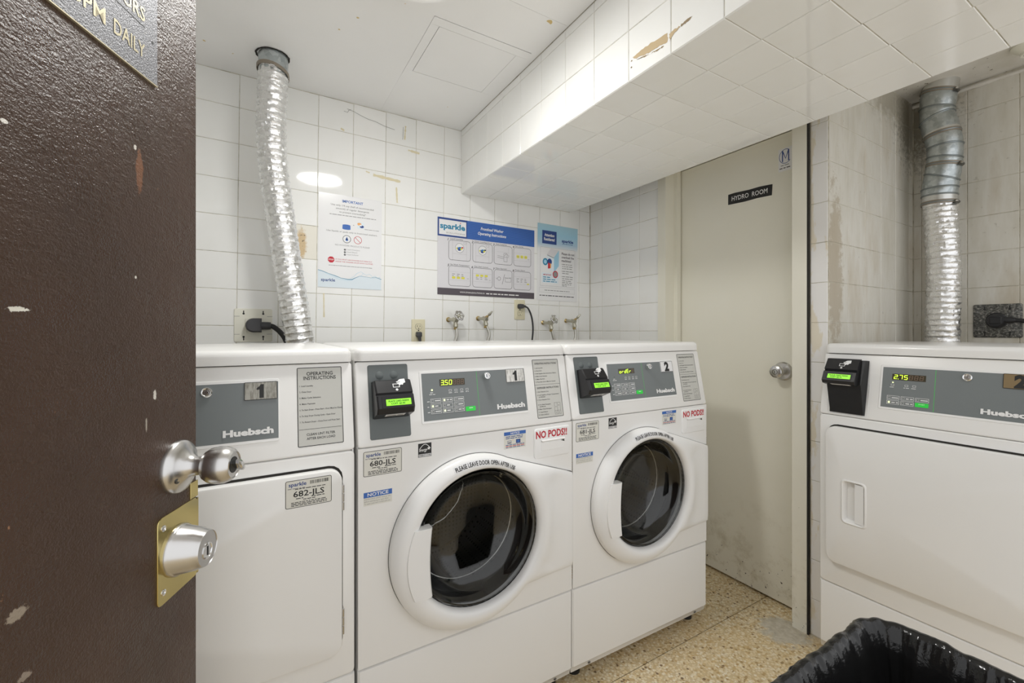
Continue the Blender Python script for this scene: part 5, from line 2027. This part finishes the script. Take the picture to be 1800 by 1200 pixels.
def dryer_cords():
    r_, fr = range_plate((-.006, YB, 1.2105), (1, 0, 0), (0, -1, 0), 'ivory_plate', 'print_black', 'ivory square dryer outlet left of the foil hose', 'ivory_plate')
    root = empty('power_cord', (-.004, YB - .010, 1.210))
    tag(root, 'thick black dryer plug and cord at the left foil hose', 'power cord')
    b = MB()
    f2 = Frame((0, 0, 0), (1, 0, 0), (0, 0, 1))
    P = [(.028, .030), (-.002, .030)] + [(-.002 + .030 * math.cos(t), .030 * math.sin(t)) for t in [PI / 2 + PI * i / 12 for i in range(1, 12)]] + [(-.002, -.030), (.028, -.030)]
    b.loops([[f2.p(a * k, q * k, c) for a, q in P] for k, c in ((1, 0), (1, .026), (.93, .033), (.80, .036))], 'plug_grey', cap0=True, cap1=True)
    b.loops([[V((x, -.016 + dy * k, -.002 + dz * k)) for dy, dz in [(math.cos(t), math.sin(t)) for t in [2 * PI * i / 16 for i in range(16)]]] for k, x in ((.0165, .024), (.0165, .050), (.0155, .062), (.010, .063))], 'plug_grey')
    b.build('plug', root)
    b = MB()
    b.tube(spline([(.055, -.016, -.002), (.072, -.020, -.006), (.098, -.030, -.030), (.118, -.040, -.065), (.128, -.05, -.12), (.13, -.06, -.25)], 10), .0105, 'cord_black', 14)
    b.build('cable', root)

    r2, fr = range_plate((XN, .5305, 1.2285), (0, -1, 0), (-1, 0, 0), 'galvanised_dark', 'print_black', 'dark metal square outlet plate in the alcove', 'galvanised_dark')
    root = empty('power_cord', (XN - .010, .5300, 1.2300))
    tag(root, 'black dryer plug and cord at the dark alcove plate', 'power cord')
    f2 = Frame((0, 0, 0), (0, -1, 0), (0, 0, 1), (-1, 0, 0))
    b = MB()
    P = [(.030 * math.cos(t), .031 * math.sin(t)) for t in [2 * PI * i / 28 for i in range(28)]]
    b.loops([[f2.p(a * k, q * k, c) for a, q in P] for k, c in ((1.05, 0), (1.05, .008), (.92, .010), (.90, .026), (.80, .032), (.45, .034))], 'cord_black', cap0=True, cap1=True)
    b.slab(f2, -.014, .020, -.014, .014, .030, .037, 'cord_black', r=.003, bv=.002)
    b.loops([[f2.p(a, dz * k, .016 + dy * k) for dy, dz in [(math.cos(t), math.sin(t)) for t in [2 * PI * i / 16 for i in range(16)]]] for k, a in ((.014, .020), (.013, .046), (.009, .056))], 'cord_black')
    b.build('plug', root)
    b = MB()
    b.tube(spline([f2.p(.050, 0, .016), f2.p(.075, -.003, .018), f2.p(.11, -.016, .03), f2.p(.14, -.05, .05), f2.p(.16, -.13, .06), f2.p(.16, -.25, .07)], 10), .0085, 'cord_black', 14)
    b.build('cable', root)


dryer_cords()


# ------------------------------------------------------------------ taps and hoses
def tap(x, z, wheel, label, hose_pts, hose_label):
    root = empty('water_tap', (x, YB, z))
    tag(root, label, 'tap', 'washer taps')
    lathe_obj('flange', root, (0, 0, 0), (0, -1, 0), [(.013, 0), (.013, .004), (.009, .008), (.009, .012)], 'valve_brass', 18)
    out = V((.012, -.060, -.004))
    b = MB()
    b.tube([(0, -.008, 0), (.004, -.030, -.001), out], [.0085, .0085, .011], 'valve_nickel', 14)
    b.tube([out + V((-.004, .012, .004)), out + V((.004, -.014, -.004))], [.012, .012], 'valve_nickel', 14)
    b.tube([out, out + V((.001, -.004, -.014)), out + V((.002, -.005, -.026))], [.0105, .011, .012], 'valve_nickel', 14)
    b.build('valve_body', root)
    ax = V((.50, -.55, .70)).normalized()
    e = out + ax * .032
    b = MB()
    b.tube([out, out + ax * .012, out + ax * .013, out + ax * .022, out + ax * .023, e], [.0095, .0095, .0075, .0075, .004, .004], 'valve_brass' if not wheel else 'valve_nickel', 14)
    b.build('bonnet', root)
    if wheel:
        u = ax.cross(V((0, 1, 0))).normalized()
        v = ax.cross(u)
        c0 = e + V((.002, 0, .002))
        hw = V((.10, -.92, .40)).normalized()      # wheel faces the room
        u = hw.cross(V((0, 0, 1))).normalized()
        v = hw.cross(u)
        b = MB()
        P = []
        for i in range(49):
            t = 2 * PI * i / 48
            rr = .0235 + .0024 * math.cos(6 * t)
            P.append(c0 + u * rr * math.cos(t) + v * rr * math.sin(t))
        b.tube(P, .0040, 'satin_steel', 8, cap=False)
        for i in range(6):
            t = 2 * PI * i / 6
            b.tube([c0 - hw * .002, c0 + u * .023 * math.cos(t) + v * .023 * math.sin(t)], .0026, 'valve_nickel', 6)
        b.lathe(Frame(c0 - hw * .003, u, v, hw), [(.0065, 0), (.0065, .006), (.003, .008), (.0, .008)], 'valve_nickel', 12)
        b.build('handwheel', root)
    else:
        b = MB()
        b.tube([e - ax * .004, e + ax * .004, e + ax * .016, e + ax * .027, e + ax * .028], [.0055, .0085, .0055, .003, .0045], 'valve_nickel', 12)
        b.build('stem', root)
    lathe_obj('hose_nut', root, out + V((.002, -.005, -.022)), (0, 0, -1), [(.0135, 0), (.0140, .003), (.0140, .012), (.0100, .016)], 'valve_nickel', 10)
    h0 = V((x, YB, z)) + out + V((.002, -.005, -.034))
    hs = empty('water_hose', h0)
    tag(hs, hose_label, 'hose', 'washer supply hoses')
    b = MB()
    b.tube(spline([V((0, 0, 0))] + [V(p) for p in hose_pts], 10), .0085, 'hose_braid', 14)
    b.build('braid', hs)
    lathe_obj('ferrule', hs, (0, 0, .004), (0, 0, -1), [(.0100, 0), (.0100, .018), (.0088, .020)], 'valve_brass', 14)


tap(.886, 1.2470, True, 'leftmost tap, round handwheel, above the middle washer', [(.004, -.004, -.03), (.002, -.004, -.06), (-.014, 0, -.10), (-.03, .006, -.17), (-.03, .01, -.30)], 'braided hose under the leftmost handwheel tap')
tap(1.062, 1.2560, False, 'second tap from left, bare stem without a wheel', [(.010, -.004, -.02), (.018, -.006, -.05), (.010, -.004, -.085), (-.008, 0, -.13), (-.02, 0, -.30)], 'curving braided hose under the second tap from left')
tap(1.497, 1.2370, True, 'third tap from left, with the smaller round handwheel', [(.006, -.002, -.02), (.018, -.004, -.06), (.032, -.004, -.10), (.05, 0, -.20), (.05, 0, -.30)], 'braided hose slanting right under the third tap')
tap(1.672, 1.2500, False, 'rightmost tap, bare stem, nearest the corner', [(.006, -.002, -.03), (.006, -.004, -.06), (-.004, -.002, -.10), (-.02, 0, -.18), (-.02, 0, -.30)], 'braided hose under the rightmost tap')


# ------------------------------------------------------------------ lampholder in the alcove
def lampholder():
    root = empty('lamp_holder', (2.500, .408, ZC - .008))
    tag(root, 'small cream porcelain lampholder on the alcove ceiling', 'lampholder')
    lathe_obj('base', root, (0, 0, 0), (0, 0, -1), [(.052, 0), (.052, .008), (.040, .020), (.028, .030), (.026, .040), (.019, .040), (.018, .022), (.0, .022)], 'ivory_plate', 32)
    lathe_obj('contact_shell', root, (0, 0, -.024), (0, 0, -1), [(.0165, 0), (.0165, .014), (.0155, .014), (.0150, .002), (0, .002)], 'dark_steel', 24)


lampholder()


# ------------------------------------------------------------------ waste bin and bag
def waste_bin():
    x0, x1, y0, y1, zt = .665, 1.078, .075, .388, .615
    cx, cy = (x0 + x1) / 2, (y0 + y1) / 2
    root = empty('waste_bin', (cx, cy, 0))
    tag(root, 'rectangular waste bin under the black bag in front of the alcove dryer', 'waste bin')
    hx, hy = (x1 - x0) / 2, (y1 - y0) / 2

    def loop(s, z, r, n=10):
        return [V((a, q, z)) for a, q in rrect(-hx * s, hx * s, -hy * s, hy * s, r, n)]
    b = MB()
    b.loops([loop(.74, .004, .04), loop(.76, .0, .05), loop(.940, zt - .030, .060), loop(.966, zt - .026, .062), loop(.966, zt - .017, .062), loop(.955, zt - .017, .061), loop(.72, .02, .045)], 'bin_plastic', cap0=True, cap1=True)
    b.build('body', root)
    # liner: hangs outside, rolls over the rim, falls inside
    bag = empty('bin_bag', (cx, cy, zt))
    tag(bag, 'glossy black plastic bag lining the bin at the bottom right corner', 'bin bag')
    base = rrect(-hx, hx, -hy, hy, .066, 14)
    # resample the rim evenly
    per = []
    tot = 0
    for i, p in enumerate(base):
        q = base[(i + 1) % len(base)]
        d = math.hypot(q[0] - p[0], q[1] - p[1])
        per.append((tot, p, q, d))
        tot += d
    N = 420
    rim = []
    k = 0
    for i in range(N):
        s = tot * i / N
        while k < len(per) - 1 and per[k][0] + per[k][3] <= s:
            k += 1
        t0, p, q, d = per[k]
        t = (s - t0) / max(d, 1e-9)
        rim.append((p[0] + (q[0] - p[0]) * t, p[1] + (q[1] - p[1]) * t))
    nrm = []
    for i in range(N):
        p, q = rim[i - 2], rim[(i + 2) % N]
        dx, dy = q[0] - p[0], q[1] - p[1]
        l = math.hypot(dx, dy)
        nrm.append((dy / l, -dx / l))
    # profile (outward offset, z, pleat amount)
    prof = [(-.004, -.27, .010), (.006, -.22, .012), (.004, -.14, .010), (.010, -.07, .008), (.008, -.03, .005), (.009, -.012, .005), (.006, -.002, .004), (.000, .004, .004), (-.008, .004, .004), (-.015, -.004, .006),
            (-.020, -.014, .005), (-.027, -.028, .006), (-.030, -.05, .007), (-.037, -.09, .009), (-.045, -.15, .011), (-.054, -.22, .011), (-.064, -.30, .011), (-.076, -.38, .011), (-.092, -.46, .009), (-.120, -.53, .004), (-.146, -.55, .002)]
    b = MB()
    rings = []
    for off_, z, amp in prof:
        ring = []
        for i in range(N):
            s = tot * i / N
            pl = mnoise.noise(V((s * 34, z * 3.2, 1.7))) * 1.0 + mnoise.noise(V((s * 90, z * 7, 4.2))) * .55 + mnoise.noise(V((s * 9, z * 2, 7.7))) * .8
            o_ = off_ + pl * amp
            zz = z + mnoise.noise(V((s * 40, 0, 9.1 + off_ * 20))) * .0045 + mnoise.noise(V((s * 14, 0, 3.1))) * .003
            ring.append(V((rim[i][0] + nrm[i][0] * o_, rim[i][1] + nrm[i][1] * o_, zz)))
        rings.append(ring)
    b.loops(rings, 'bag_plastic')
    b.build('liner', bag, smooth=60)


waste_bin()
